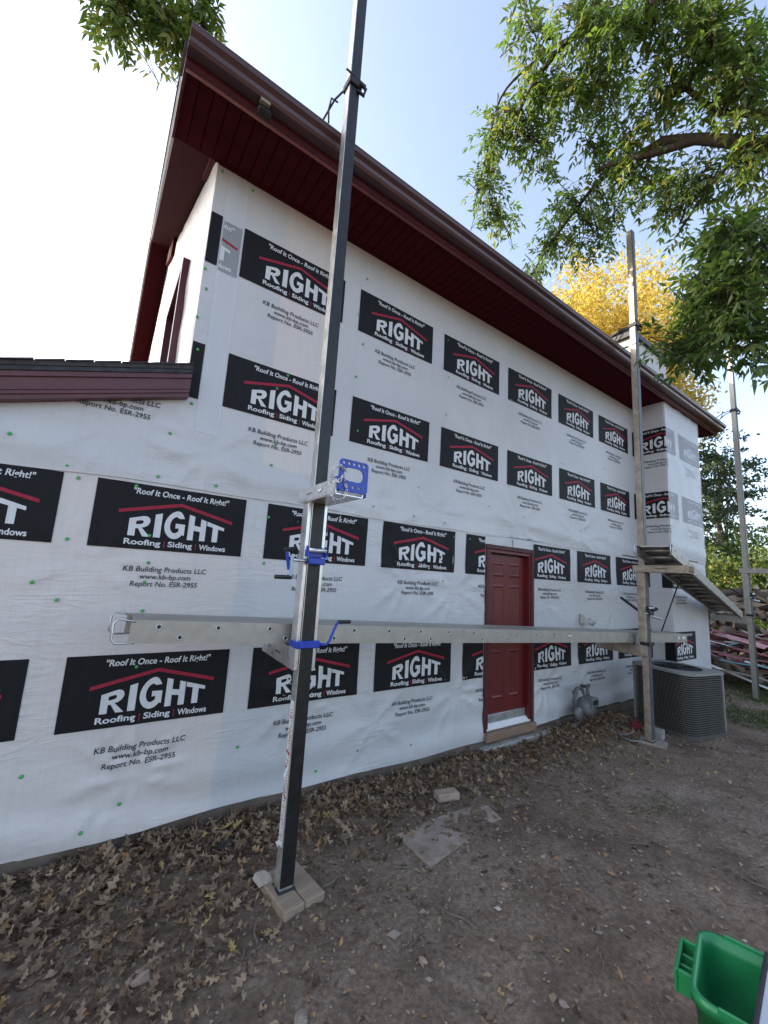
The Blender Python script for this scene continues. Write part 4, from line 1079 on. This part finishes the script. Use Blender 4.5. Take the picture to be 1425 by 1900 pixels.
for k in range(92):
    ci = int(srng.choice(6, p=[.2, .22, .25, .07, .16, .10])); L = srng.uniform(.8, 2.6); wd = srng.uniform(.08, .22)
    x = srng.uniform(10.7, 13.0); y = srng.uniform(-2.6, 1.4); z = float(heap(x, y, 12.2, -.6, 1.5, 3.2, .95))
    b_ = srng.uniform(-.15, .15); mb = MB(); n = 7; vs = []; fs = []
    for i in range(n):
        t = i/(n-1)-.5
        zc = b_*(4*t*t-.5); 
        vs += [(t*L, -wd/2, zc), (t*L, 0, zc+.018), (t*L, wd/2, zc), (t*L, wd/2, zc-.004), (t*L, 0, zc+.013), (t*L, -wd/2, zc-.004)]
    for i in range(n-1):
        for q in range(6): fs.append((i*6+q, i*6+(q+1) % 6, (i+1)*6+(q+1) % 6, (i+1)*6+q))
    fs += [(5, 4, 3, 2, 1, 0), tuple((n-1)*6+q for q in range(6))]
    o = mb.add(vs, fs).build('siding_scrap', scr_m[ci], None, loc=(x, y, gzf(x, y)+.06+z*srng.uniform(.75, 1.05)), rot=(srng.uniform(-.35, .35), srng.uniform(-.22, .22), srng.uniform(-.5, .9)+R(80)))
    tag(o, scr_n[ci]+' in the debris pile below the firewood', 'scrap', 'siding scraps: '+scr_n[ci])

# ------------------------------------------------------------------ foliage helpers
def leaf_mesh(name, P, D, Nn, L, W, tone, mats, fold_=.25, nseg=2):
    """many lanceolate leaves as one mesh; P base, D direction, Nn side normal (N,3)"""
    N = len(P); L = np.broadcast_to(L, (N,)); W = np.broadcast_to(W, (N,))
    S = np.cross(D, Nn); S /= np.linalg.norm(S, axis=1, keepdims=True)+1e-9
    U = np.cross(S, D)
    Lc = L[:, None]; Wc = W[:, None]
    a = P; m = P+D*Lc*.45-U*Lc*.02; t = P+D*Lc-U*Lc*.10
    l = P+D*Lc*.42+S*Wc*.5+U*Wc*fold_; r = P+D*Lc*.42-S*Wc*.5+U*Wc*fold_
    V = np.stack([a, l, m, r, t], 1).reshape(-1, 3)
    b = (np.arange(N)*5)[:, None]
    T = np.concatenate([b+np.array([[0, 2, 1]]), b+np.array([[0, 3, 2]]), b+np.array([[1, 2, 4]]), b+np.array([[2, 3, 4]])], 1).reshape(-1, 3)
    me = bpy.data.meshes.new(name)
    me.vertices.add(len(V)); me.vertices.foreach_set('co', V.ravel())
    me.loops.add(T.size); me.loops.foreach_set('vertex_index', T.ravel().astype(np.int32))
    me.polygons.add(len(T)); me.polygons.foreach_set('loop_start', np.arange(0, T.size, 3, dtype=np.int32)); me.polygons.foreach_set('loop_total', np.full(len(T), 3, np.int32))
    for m_ in (mats if isinstance(mats, list) else [mats]): me.materials.append(m_)
    at_ = me.attributes.new('tone', 'FLOAT', 'FACE'); at_.data.foreach_set('value', np.repeat(tone, 4).astype(np.float32))
    me.update(); me.validate(); return me
def unit(v): return v/(np.linalg.norm(v, axis=-1, keepdims=True)+1e-9)

def compound_leaves(twigs, rg, leaflet=.105, n_pairs=4, tones=(0, 1)):
    """twigs: list of polylines (k,3). returns leaf arrays of pinnate compound leaves hanging from the twigs"""
    P, D, Nn, L, W, T = [], [], [], [], [], []
    for tw in twigs:
        tw = np.asarray(tw); tone0 = rg.uniform(*tones)
        nl = max(2, int(np.linalg.norm(tw[-1]-tw[0])/.065))
        for i in range(nl):
            t = (i+.5)/nl*(len(tw)-1); k = min(int(t), len(tw)-2); b = tw[k]+(tw[k+1]-tw[k])*(t-k)
            ax = unit(tw[k+1]-tw[k])
            d = unit(ax*.6+rg.normal(0, .75, 3)+np.array([0, 0, -.30])); rl = rg.uniform(.14, .24)
            side = unit(np.cross(d, np.array([0, 0, 1.])+rg.normal(0, .25, 3))); up = np.cross(side, d)
            for q in range(n_pairs):
                f = .25+.75*q/(n_pairs-1); base = b+d*rl*f+np.array([0, 0, -.05])*f*f
                for sg in (-1, 1):
                    P.append(base); D.append(unit(d*.65+side*sg*.8+np.array([0, 0, -.28])+rg.normal(0, .16, 3))); Nn.append(unit(up+rg.normal(0, .3, 3)))
                    L.append(leaflet*rg.uniform(.7, 1.15)); T.append(np.clip(tone0*.7+rg.uniform(0, .3), 0, .999))
            P.append(b+d*rl+np.array([0, 0, -.05])); D.append(unit(d+np.array([0, 0, -.3]))); Nn.append(up); L.append(leaflet*1.1); T.append(tone0*.7+.1)
    L = np.array(L)
    return np.array(P), np.array(D), np.array(Nn), L, L*.30, np.array(T)

def bez(a, b, sag, n=6, jit=0., rg=None):
    a = np.array(a); b = np.array(b); out = []
    for i in range(n):
        t = i/(n-1); p = a+(b-a)*t+np.array([0, 0, sag])*4*t*(1-t)
        if jit and 0 < i < n-1: p = p+rg.normal(0, jit, 3)
        out.append(p)
    return np.array(out)

def overhead_tree(name, label, limbs, blobs, seed, trunk, leafmat, leaflet, twlen=(.35, .7), pick=150, bark='bark', pairs=4, dens=1.0, thin=1.0):
    """limbs: lists of (u,v,dist) with start/end radius; blobs: (u,v,dist,ru,rv,rd,twigs)"""
    rg = np.random.default_rng(seed)
    root = tag(empty(name, trunk[0]), label, 'tree')
    org = np.array(trunk[0])
    mbt = MB(); mbt.tube([Vector(p)-Vector(org) for p in trunk], [.24-.03*i for i in range(len(trunk))], 12)
    mbt.build('trunk', M['bark_grey'], root, True)
    allpts = []
    for pts, r0, r1 in limbs:
        pp = smooth_pts([at(*p) if len(p) == 3 and p[2] < 90 else p for p in pts], 6)
        n = len(pp); MB().tube([p-Vector(org) for p in pp], [r0+(r1-r0)*i/(n-1) for i in range(n)], 8).build('limb', M[bark], root, True)
        allpts += [np.array(p) for p in pp]
    A = np.array(allpts); mbb = MB(); twigs = []
    for (u, v, d, ru, rv, rd, nt_) in blobs:
        c = np.array(at(u, v, d)); j = np.argmin(((A-c)**2).sum(1)+rg.uniform(0, .1, len(A))); s0 = A[j]
        br = bez(s0, c, .10, 7, .05, rg)
        mbb.tube([Vector(p-org) for p in br], np.linspace(.020, .008, 7).tolist(), 5)
        for k in range(int(nt_*dens)):
            th = rg.uniform(0, 2*math.pi); q = math.sqrt(rg.random()); 
            p = np.array(at(u+ru*q*math.cos(th), v+rv*q*math.sin(th), d+rg.uniform(-rd, rd)))
            i0 = br[rg.integers(2, 7)]
            dirn = unit(p-i0+rg.normal(0, .15, 3)); ln = rg.uniform(*twlen)
            e = p; st = p-dirn*ln+np.array([0, 0, .08])
            tw = bez(st, e, .06, 5, .02, rg); tw[-1] += np.array([0, 0, -.06])
            twigs.append(tw)
            con = bez(i0, st, .03, 4, .02, rg)
            mbb.tube([Vector(x-org) for x in con], np.linspace(.008, .0045, 4).tolist(), 4, cap=False)
            mbb.tube([Vector(x-org) for x in tw], np.linspace(.0045, .002, 5).tolist(), 4, cap=False)
    mbb.build('twigs', M['bark'], root)
    P, D, Nn, L, W, T = compound_leaves(twigs, rg, leaflet, pairs)
    kp = rg.random(len(P)) < thin; P, D, Nn, L, W, T = P[kp], D[kp], Nn[kp], L[kp]*rg.uniform(.75, 1.1, kp.sum()), W[kp], T[kp]
    # the nearest leaves are single pieces, the rest one mass
    dist = np.linalg.norm(P-np.array(CAM), axis=1); near = np.argsort(dist)[:pick] if pick else np.array([], int)
    rest = np.setdiff1d(np.arange(len(P)), near)
    cr = leaf_mesh('crown', P[rest]-org, D[rest], Nn[rest], L[rest], W[rest], T[rest], M[leafmat])
    tag(link('crown', cr, root), kind='stuff')
    if pick:
        one = leaf_mesh('leaf', np.zeros((1, 3)), np.array([[1., 0, 0]]), np.array([[0, 0, 1.]]), np.array([1.]), np.array([.30]), np.array([.2]), M[leafmat])
        for i in near:
            x = Vector(D[i]); zax = Vector(Nn[i]); y = zax.cross(x).normalized(); zax = x.cross(y)
            link('leaf', one, root, loc=Vector(P[i]-org), rot=Matrix((x, y, zax)).transposed().to_euler(), scale=(L[i],)*3)
    print(name, 'leaflets', len(P)); return root

# big tree reaching over from the right
overhead_tree('ash_tree', 'leafy green ash tree reaching over the roof from the upper right', [
    ([(1640, 300, 7.6), (1500, 290, 7.4), (1390, 268, 7.3), (1300, 258, 7.4), (1225, 262, 7.5)], .085, .05),
    ([(1300, 258, 7.4), (1210, 285, 7.4), (1150, 300, 7.5), (1105, 318, 7.6)], .045, .032),
    ([(1225, 262, 7.5), (1120, 330, 7.8), (1060, 400, 8.0), (1010, 470, 8.2), (985, 515, 8.2)], .035, .010),
    ([(1520, 270, 7.4), (1420, 215, 7.4), (1340, 208, 7.5), (1275, 165, 7.6), (1225, 110, 7.8)], .05, .018),
    ([(1400, -160, 7.6), (1290, -60, 7.6), (1215, 5, 7.6), (1150, 45, 7.7), (1065, 68, 7.8), (1000, 140, 7.9), (965, 205, 8.0), (955, 260, 8.0)], .065, .012),
    ([(1290, -60, 7.6), (1190, 30, 7.8), (1160, 85, 7.9), (1120, 130, 8.0), (1080, 200, 8.0)], .035, .010),
    ([(1065, 68, 7.8), (1010, 100, 8.1), (930, 180, 8.2), (900, 300, 8.3), (880, 380, 8.3)], .022, .007),
    ([(1390, 268, 7.3), (1330, 330, 7.2), (1280, 400, 7.3), (1255, 440, 7.3)], .03, .008)],
    [(1090, 40, 7.7, 110, 55, .5, 34), (990, 60, 8.0, 55, 60, .4, 13), (1210, 60, 7.6, 100, 70, .5, 38), (1340, 60, 7.5, 110, 80, .5, 44),
     (1010, 180, 8.0, 70, 70, .5, 30), (930, 250, 8.2, 45, 70, .4, 22), (900, 350, 8.3, 42, 60, .4, 22), (930, 400, 8.3, 40, 40, .4, 14), (1000, 270, 8.0, 60, 60, .5, 26),
     (1120, 170, 7.9, 90, 70, .5, 36), (1230, 190, 7.6, 80, 60, .5, 30), (1350, 170, 7.4, 90, 60, .5, 30), (1090, 260, 7.8, 70, 40, .4, 15), (1180, 330, 7.5, 80, 40, .5, 24), (1270, 340, 7.3, 70, 60, .4, 24),
     (1060, 360, 7.9, 60, 35, .4, 13), (1030, 460, 8.2, 55, 45, .4, 22), (1000, 520, 8.2, 30, 30, .3, 8), (1110, 440, 7.9, 50, 45, .4, 18), (1130, 380, 7.8, 50, 30, .4, 12), (1235, 410, 7.4, 45, 35, .4, 9), (1380, 310, 7.2, 70, 50, .4, 20), (1400, 240, 7.2, 50, 40, .4, 10), (1160, 250, 7.6, 60, 30, .4, 10), (1410, 120, 7.3, 50, 80, .4, 16)],
    3, [(8.6, -5.2, -1.9), (8.4, -5.1, 1.0), (8.1, -4.9, 3.6), (7.6, -4.4, 5.2)], 'leaf', .115, pick=120, dens=.56, thin=.72)
# darker branch in front, right
overhead_tree('ash_tree', 'dark green low branch with larger leaves hanging in front of the chimney', [
    ([(1620, 330, 5.6), (1500, 400, 5.6), (1400, 460, 5.7), (1330, 510, 5.8), (1280, 560, 5.8)], .04, .010),
    ([(1560, 430, 5.4), (1450, 520, 5.4), (1370, 590, 5.5), (1300, 640, 5.6), (1240, 680, 5.7)], .03, .008)],
    [(1395, 440, 5.5, 55, 45, .35, 22), (1340, 480, 5.6, 60, 50, .35, 24), (1400, 540, 5.4, 55, 60, .35, 26), (1325, 560, 5.7, 50, 45, .35, 18), (1282, 615, 5.8, 40, 35, .3, 12), (1350, 620, 5.4, 75, 45, .35, 26), (1278, 668, 5.7, 55, 33, .3, 18), (1410, 650, 5.3, 40, 35, .3, 14), (1320, 550, 5.6, 50, 50, .3, 12)],
    8, [(6.6, -5.0, -1.9), (6.5, -5.0, .8), (6.3, -4.9, 2.4)], 'leaf_dark', .13, (.25, .5), 150, 'bark', 3, .62, .85)
# branch tip above the roof corner, upper left
overhead_tree('maple_tree', 'green leafy branch tip above the roof corner at the upper left', [
    ([(150, -320, 6.6), (220, -150, 6.6), (275, -30, 6.7), (310, 40, 6.8)], .05, .012), ([(275, -30, 6.7), (340, -10, 6.8), (380, 50, 6.9)], .018, .006)],
    [(235, 20, 6.7, 55, 35, .3, 26), (300, 45, 6.8, 55, 35, .3, 26), (360, 70, 6.9, 42, 30, .3, 18), (225, 55, 6.7, 40, 25, .3, 12), (390, -5, 6.9, 22, 10, .2, 4), (330, 95, 6.9, 22, 18, .2, 7)],
    12, [(-4.6, .5, -1.9), (-4.4, .6, 2.0), (-3.8, .8, 5.0), (-2.6, 1.0, 7.2)], 'leaf', .12, (.25, .45), 60, dens=.45)

# ---- background trees: crowns of leaf clumps with limbs showing through
def bg_tree(name, label, base, h, crown_c, crown_r, n_cl, per, leaf, mat, seed, cat='tree', group=None, cl_r=.16, flat=1.0, shell=.55):
    rg = np.random.default_rng(seed); root = tag(empty(name, base), label, cat, group); org = np.array(base)
    cc = np.array(crown_c); cr = np.array(crown_r)
    d = unit(rg.normal(0, 1, (n_cl, 3))); rad = (shell+(1-shell)*rg.random(n_cl))[:, None]*(1+.18*np.sin(d[:, :1]*5+d[:, 1:2]*4+seed))
    C = cc+d*rad*cr
    mbt = MB(); top = cc+np.array([0, 0, cr[2]*.5])
    tr = bez(org, top, 0, 6, .12*cr[0]/3, rg); mbt.tube([Vector(p-org) for p in tr], np.linspace(h*.018+.04, .03, 6).tolist(), 8)
    mbt.build('trunk', M['bark'], root, True)
    mbl = MB()
    for k in range(0, n_cl, max(1, n_cl//40)):
        s = tr[rg.integers(2, 6)]; b = bez(s, C[k], .1, 5, .08, rg); mbl.tube([Vector(p-org) for p in b], np.linspace(.05, .012, 5).tolist(), 4, cap=False)
    mbl.build('limbs', M['bark'], root)
    rr_ = cl_r*cr.mean()
    off = rg.normal(0, 1, (n_cl, per, 3))*rr_*.55*np.array([1, 1, .7*flat])
    P = (C[:, None, :]+off).reshape(-1, 3); N = len(P)
    P = P[P[:, 2] > org[2]+.05]; N = len(P)
    D = unit(rg.normal(0, 1, (N, 3))+np.array([0, 0, -.35])); Nn = unit(rg.normal(0, 1, (N, 3))+np.array([0, 0, .8]))
    tone = np.clip(rg.normal(.45, .22, N), 0, .999)
    me = leaf_mesh('crown', P-org, D, Nn, leaf*rg.uniform(.7, 1.2, N), leaf*.55, tone, M[mat])
    tag(link('crown', me, root), kind='stuff'); return root
bg_tree('maple_tree', 'tall golden yellow maple behind the house', (20.6, 6.6, -2.1), 15, (20.6, 6.6, 11.3), (5.6, 4.7, 5.2), 420, 110, .21, 'leaf_yellow', 21, shell=.35)
bg_tree('maple_tree', 'unseen green tree added beyond the low wing to shade the gable', (-7.5, 8.6, -2.0), 11, (-7.5, 8.6, 7.6), (2.7, 3.6, 4.6), 380, 70, .26, 'leaf', 19, shell=.2)  # added tree out of view, keeps the sun off the gable wall
bg_tree('spruce_tree', 'thin dark tree standing behind the far roof corner', (22.5, 4.4, -2.1), 9, (22.5, 4.4, 4.6), (2.3, 2.6, 4.2), 150, 45, .20, 'leaf_pine', 22, cl_r=.13, flat=.5, shell=.25)
bg_tree('spruce_tree', 'sparse dark tree at the right edge beyond the far pole', (27.0, 4.0, -2.1), 9, (27, 4.0, 5.8), (2.6, 2.4, 4.0), 90, 45, .20, 'leaf_pine', 23, cl_r=.14, flat=.5, shell=.25)
hed = [((19.5, 4.0, -2.1), 1.9, 'rounded green shrub just right of the house corner'), ((20.5, 2.0, -2.1), 2.2, 'broad green shrub behind the woodpile'), ((20.0, -.4, -2.1), 2.0, 'green shrub at the right edge behind the woodpile'), ((24.0, 5.6, -2.1), 2.8, 'taller yellow-green bush behind the shrubs'), ((25.0, 2.2, -2.1), 2.9, 'tall bush with yellowing top behind the far pole'), ((23.5, -1.6, -2.1), 2.6, 'tall bush behind the shrubs at the right edge')]
for k, (b, r_, lab) in enumerate(hed):
    bg_tree('shrub', lab, b, 3, (b[0], b[1], b[2]+r_*.85), (r_, r_*1.1, r_*1.05), 150, 60, .17, 'leaf_hedge', 40+k, 'shrub', 'shrubs behind the woodpile', .17, 1., .6)
rgw = np.random.default_rng(77)
for k in range(9):
    a = R(58+k*6.2); dd = 42+rgw.uniform(-4, 6); x, y = dd*math.sin(a), dd*math.cos(a)-3.3; hh_ = rgw.uniform(5.5, 8.5)*(1 if a < R(72) else .62)
    bg_tree('distant_tree', ['round distant green tree far behind the yard', ][0], (x, y, -2.1), hh_, (x, y, hh_*.5-1.2), (4.2, 4.2, hh_*.5), 120, 50, .38, 'leaf_hedge', 60+k, 'tree', 'distant trees far behind the yard', .17, 1., .5)

# ------------------------------------------------------------------ ground cover
# grass to the right
rg = np.random.default_rng(4)
def grass_patch(n, xs, ys, dens, hgt, name, label):
    x = rg.uniform(*xs, n); y = rg.uniform(*ys, n)
    k = np.array([mnoise.noise((float(a)*.9, float(b)*.9, 2.0)) for a, b in zip(x, y)])
    edge = np.clip((x-6.3+.7*(y+1.6))/1.2, 0, 1) if dens is None else dens(x, y)
    keep = (k*.9+edge) > rg.uniform(.25, .9, n); x, y = x[keep], y[keep]; N = len(x)
    P = np.stack([x, y, gz(x, y)-.004], -1); D = unit(np.stack([rg.normal(0, .5, N), rg.normal(0, .5, N), np.ones(N)], -1)); Nn = unit(rg.normal(0, 1, (N, 3)))
    me = leaf_mesh(name, P, D, Nn, hgt*rg.uniform(.5, 1.3, N), .007+.004*(x > 8), np.clip(rg.normal(.5, .25, N), 0, .99), M['grass'], .1)
    return tag(link(name, me), label, 'grass', kind='stuff')
grass_patch(60000, (6.4, 12.5), (-6.0, -.2), lambda x, y: np.clip((x-7.35-.35*(y+1.3))/.8, -.4, .75), .05, 'grass', 'short green grass to the right of the air conditioner')
grass_patch(9000, (3.2, 5.2), (-2.1, -1.3), lambda x, y: .62-np.hypot(x-4.2, (y+1.62)*2.6)*1.0, .022, 'grass', 'thin mossy grass patch in the bare dirt')
grass_patch(40000, (12, 40), (-14, 9), lambda x, y: .6+0*x, .10, 'grass', 'far lawn around the scrap pile')

# fallen leaves
def litter_shape(kind, rg):
    if kind == 0:   # lobed oak leaf
        half = [(0, .0), (.10, .02), (.18, .10), (.24, .13), (.28, .06), (.36, .07), (.44, .20), (.50, .23), (.54, .12), (.60, .10), (.68, .22), (.74, .21), (.77, .11), (.86, .09), (1.0, .0)]
    elif kind == 1: # pointed-lobe oak
        half = [(0, .0), (.16, .015), (.24, .12), (.20, .20), (.34, .13), (.40, .05), (.52, .22), (.50, .32), (.62, .20), (.66, .07), (.76, .17), (.84, .16), (.84, .06), (1.0, .0)]
    elif kind == 2: # plain oval leaf
        half = [(0, 0), (.12, .05), (.3, .15), (.5, .19), (.7, .15), (.88, .06), (1, 0)]
    else:           # narrow leaflet
        half = [(0, 0), (.15, .04), (.4, .09), (.65, .08), (.88, .03), (1, 0)]
    cur = rg.uniform(-.2, 1.3); tw = rg.uniform(-1.0, 1.0); dr = rg.uniform(-.5, .7)
    def z(x, y): return cur*(x-.5)**2*.55+abs(y)*dr*1.2+tw*(x-.5)*y
    vs = []; fs = []
    if rg.random() < .4: half = half[:int(len(half)*rg.uniform(.5, .8))]   # torn leaf
    half = [(x+rg.normal(0, .012), max(0, y*rg.uniform(.75, 1.2))) for x, y in half]
    n = len(half)
    for x, y in half: vs += [(x-.5, 0, z(x, 0)), (x-.5, y, z(x, y)), (x-.5, -y, z(x, y)*1.0)]
    for i in range(n-1):
        a, b = 3*i, 3*(i+1); fs += [(a, b, b+1, a+1), (a+2, b+2, b, a)]
    return np.array(vs), fs
lsh = [litter_shape(k % 4 if k < 8 else k % 2, np.random.default_rng(100+k)) for k in range(22)]
lme = []
for vs, fs in lsh:
    m_ = bpy.data.meshes.new('fallen_leaf'); m_.from_pydata(vs.tolist(), [], fs); m_.materials.append(M['litter'])
    a_ = m_.attributes.new('tone', 'FLOAT', 'FACE'); a_.data.foreach_set('value', [0.0]*len(m_.polygons)); lme.append(m_)
def wall_dense(x, y):
    """litter gathers along the wall and on the left"""
    near = np.exp(-((y+.25)/.55)**2)
    left = np.exp(-((x-.1)/.75)**2)*np.exp(-((y+.9)/.75)**2)*1.25
    pat = .5+.5*np.sin(x*4.1+2*np.sin(y*3.3+1))*np.sin(y*5.3+1.7*np.sin(x*2.7))
    return np.clip(near*1.0*(x < 6.6)+left*(.35+.9*pat), 0, 1)*(.55+.45*pat)+.085
rg = np.random.default_rng(15)
pl_ = []
while len(pl_) < 10500:
    x = rg.uniform(-1.1, 7.4); y = -.03-3.2*rg.random()**1.3
    if math.hypot(x-2.67, y+.62) < .14 or math.hypot(x-2.62, y+.80) < .10: continue
    if rg.random() < wall_dense(x, y): pl_.append((x, y))
pl_ = np.array(pl_); dist = np.hypot(pl_[:, 0], pl_[:, 1]+3.297)
order = np.argsort(dist+rg.uniform(0, .8, len(dist)))
VS, FS, TN = [], [], []; nb = 0
for r_, i in enumerate(order):
    x, y = pl_[i]; k = int(rg.integers(22)); size = (rg.uniform(.028, .11) if rg.random() < .8 else rg.uniform(.08, .125)) if k % 4 < 2 or k >= 8 else rg.uniform(.02, .06)
    if dist[i] > 4: size *= .8
    if y < -.9: size *= .8
    if y < -1.3 and x > .6: size *= .8
    rot = Euler((rg.normal(0, .5), rg.normal(0, .5), rg.uniform(0, 6.28))); zz_ = gzf(x, y)+.004+rg.uniform(0, .03)*(wall_dense(x, y) > .4)+.05*max(0, (y+.22)/.22)*rg.random()
    if r_ < 300:
        link('fallen_leaf', lme[k], ground, loc=(x, y, zz_), rot=rot, scale=(size,)*3)
    else:
        v = lsh[k][0]*size @ np.array(rot.to_matrix()).T+np.array([x, y, zz_])
        VS.append(v); FS += [tuple(q+nb for q in f) for f in lsh[k][1]]; TN += [rg.random()]*len(lsh[k][1]); nb += len(v)
m_ = bpy.data.meshes.new('leaf_litter'); m_.from_pydata(np.concatenate(VS).tolist(), [], FS); m_.materials.append(M['litter'])
a_ = m_.attributes.new('tone', 'FLOAT', 'FACE'); a_.data.foreach_set('value', TN)
tag(link('leaf_litter', m_, ground), kind='stuff')
# crumbs of crushed leaf and bark
rg = np.random.default_rng(31); N = 16000
x = rg.uniform(-1.1, 8.0, N); y = -.04-3.2*rg.random(N)**1.2
kp = rg.random(N) < .30+.7*np.clip(wall_dense(x, y), 0, 1); x, y = x[kp], y[kp]; N = len(x)
D = unit(np.stack([rg.normal(0, 1, N), rg.normal(0, 1, N), rg.normal(0, .18, N)], -1)); Nn = unit(np.stack([rg.normal(0, .35, N), rg.normal(0, .35, N), np.ones(N)], -1))
Lc_ = rg.gamma(3., .0065, N)+.006
me = leaf_mesh('leaf_crumbs', np.stack([x, y, gz(x, y)+.009], -1), D, Nn, Lc_, Lc_*rg.uniform(.25, .7, N), rg.random(N)**1.3*.97, M['litter'], .2)
tag(link('leaf_crumbs', me, ground), kind='stuff')
# pebbles and chips
rg = np.random.default_rng(16); N = 14000
x = rg.uniform(-1, 8.5, N); y = -.05-3.3*rg.random(N)
gravel = np.exp(-((x-2.55)/.75)**2-((y+1.35)/.35)**2)+.6*np.exp(-((x-6.6)/1.6)**2-((y+2.2)/.7)**2)+.4*np.exp(-((x-1.7)/.6)**2-((y+1.25)/.3)**2)
kp = rg.random(N) < .30+gravel; x, y = x[kp], y[kp]; N = len(x)
s_ = rg.gamma(1.8, .0022, N)+.002
base = np.array([(1, 0, 0), (-1, 0, 0), (0, 1, 0), (0, -1, 0), (0, 0, .7), (0, 0, -.7)])
th = rg.uniform(0, 6.28, N); c, s = np.cos(th), np.sin(th); el = rg.uniform(.6, 1.5, N)
V = np.zeros((N, 6, 3)); V[:, :, 0] = (base[:, 0]*el[:, None]*c[:, None]-base[:, 1]*s[:, None]); V[:, :, 1] = (base[:, 0]*el[:, None]*s[:, None]+base[:, 1]*c[:, None]); V[:, :, 2] = base[:, 2]
V = V*s_[:, None, None]*(1+rg.normal(0, .15, (N, 6, 1)))+np.stack([x, y, gz(x, y)+.006], -1)[:, None, :]
F = np.array([(0, 2, 4), (2, 1, 4), (1, 3, 4), (3, 0, 4), (2, 0, 5), (1, 2, 5), (3, 1, 5), (0, 3, 5)])
FA = (np.arange(N)[:, None, None]*6+F[None]).reshape(-1, 3)
m_ = bpy.data.meshes.new('gravel'); m_.from_pydata(V.reshape(-1, 3).tolist(), [], FA.tolist()); m_.materials.append(M['pebble'])
a_ = m_.attributes.new('tone', 'FLOAT', 'FACE'); a_.data.foreach_set('value', np.repeat(np.clip(rg.beta(1.6, 2.2, N), 0, 1), 8).astype(np.float32))
tag(link('gravel', m_), 'small pebbles and chips scattered over the dirt', 'gravel', kind='stuff')
# larger stones and twigs, each on its own
rg = np.random.default_rng(18)
for k, (x, y, s_) in enumerate(((.42, -1.02, .05), (.95, -1.55, .04), (1.55, -1.62, .025), (2.3, -.62, .03), (3.0, -1.15, .02), (1.95, -2.1, .022))):
    bm = bmesh.new(); bmesh.ops.create_icosphere(bm, subdivisions=2, radius=1)
    for v in bm.verts: v.co *= 1+.35*mnoise.noise(v.co*1.6+Vector((k*7, 0, 0)))
    m_ = bpy.data.meshes.new('stone'); bm.to_mesh(m_); bm.free(); m_.materials.append(M['slab'] if k % 2 else M['brick_tan'])
    link('stone', m_, ground, loc=(x, y, gzf(x, y)+.004), rot=(0, 0, k), scale=(s_, s_*.75, s_*.42))
for k in range(46):
    x = rg.uniform(.1, 5.5); y = -.4-2.4*rg.random(); L = rg.uniform(.06, .26); a = rg.uniform(0, 6.28); z = gzf(x, y)+.012
    pp = [(0, 0, 0), (L*.4*math.cos(a), L*.4*math.sin(a), .004), (L*.7*math.cos(a+.15), L*.7*math.sin(a+.15), .006), (L*math.cos(a+.05), L*math.sin(a+.05), 0)]
    MB().tube(pp, [.005, .0045, .0035, .002], 5).build('twig', M['bark_grey'], ground, loc=(x, y, z))
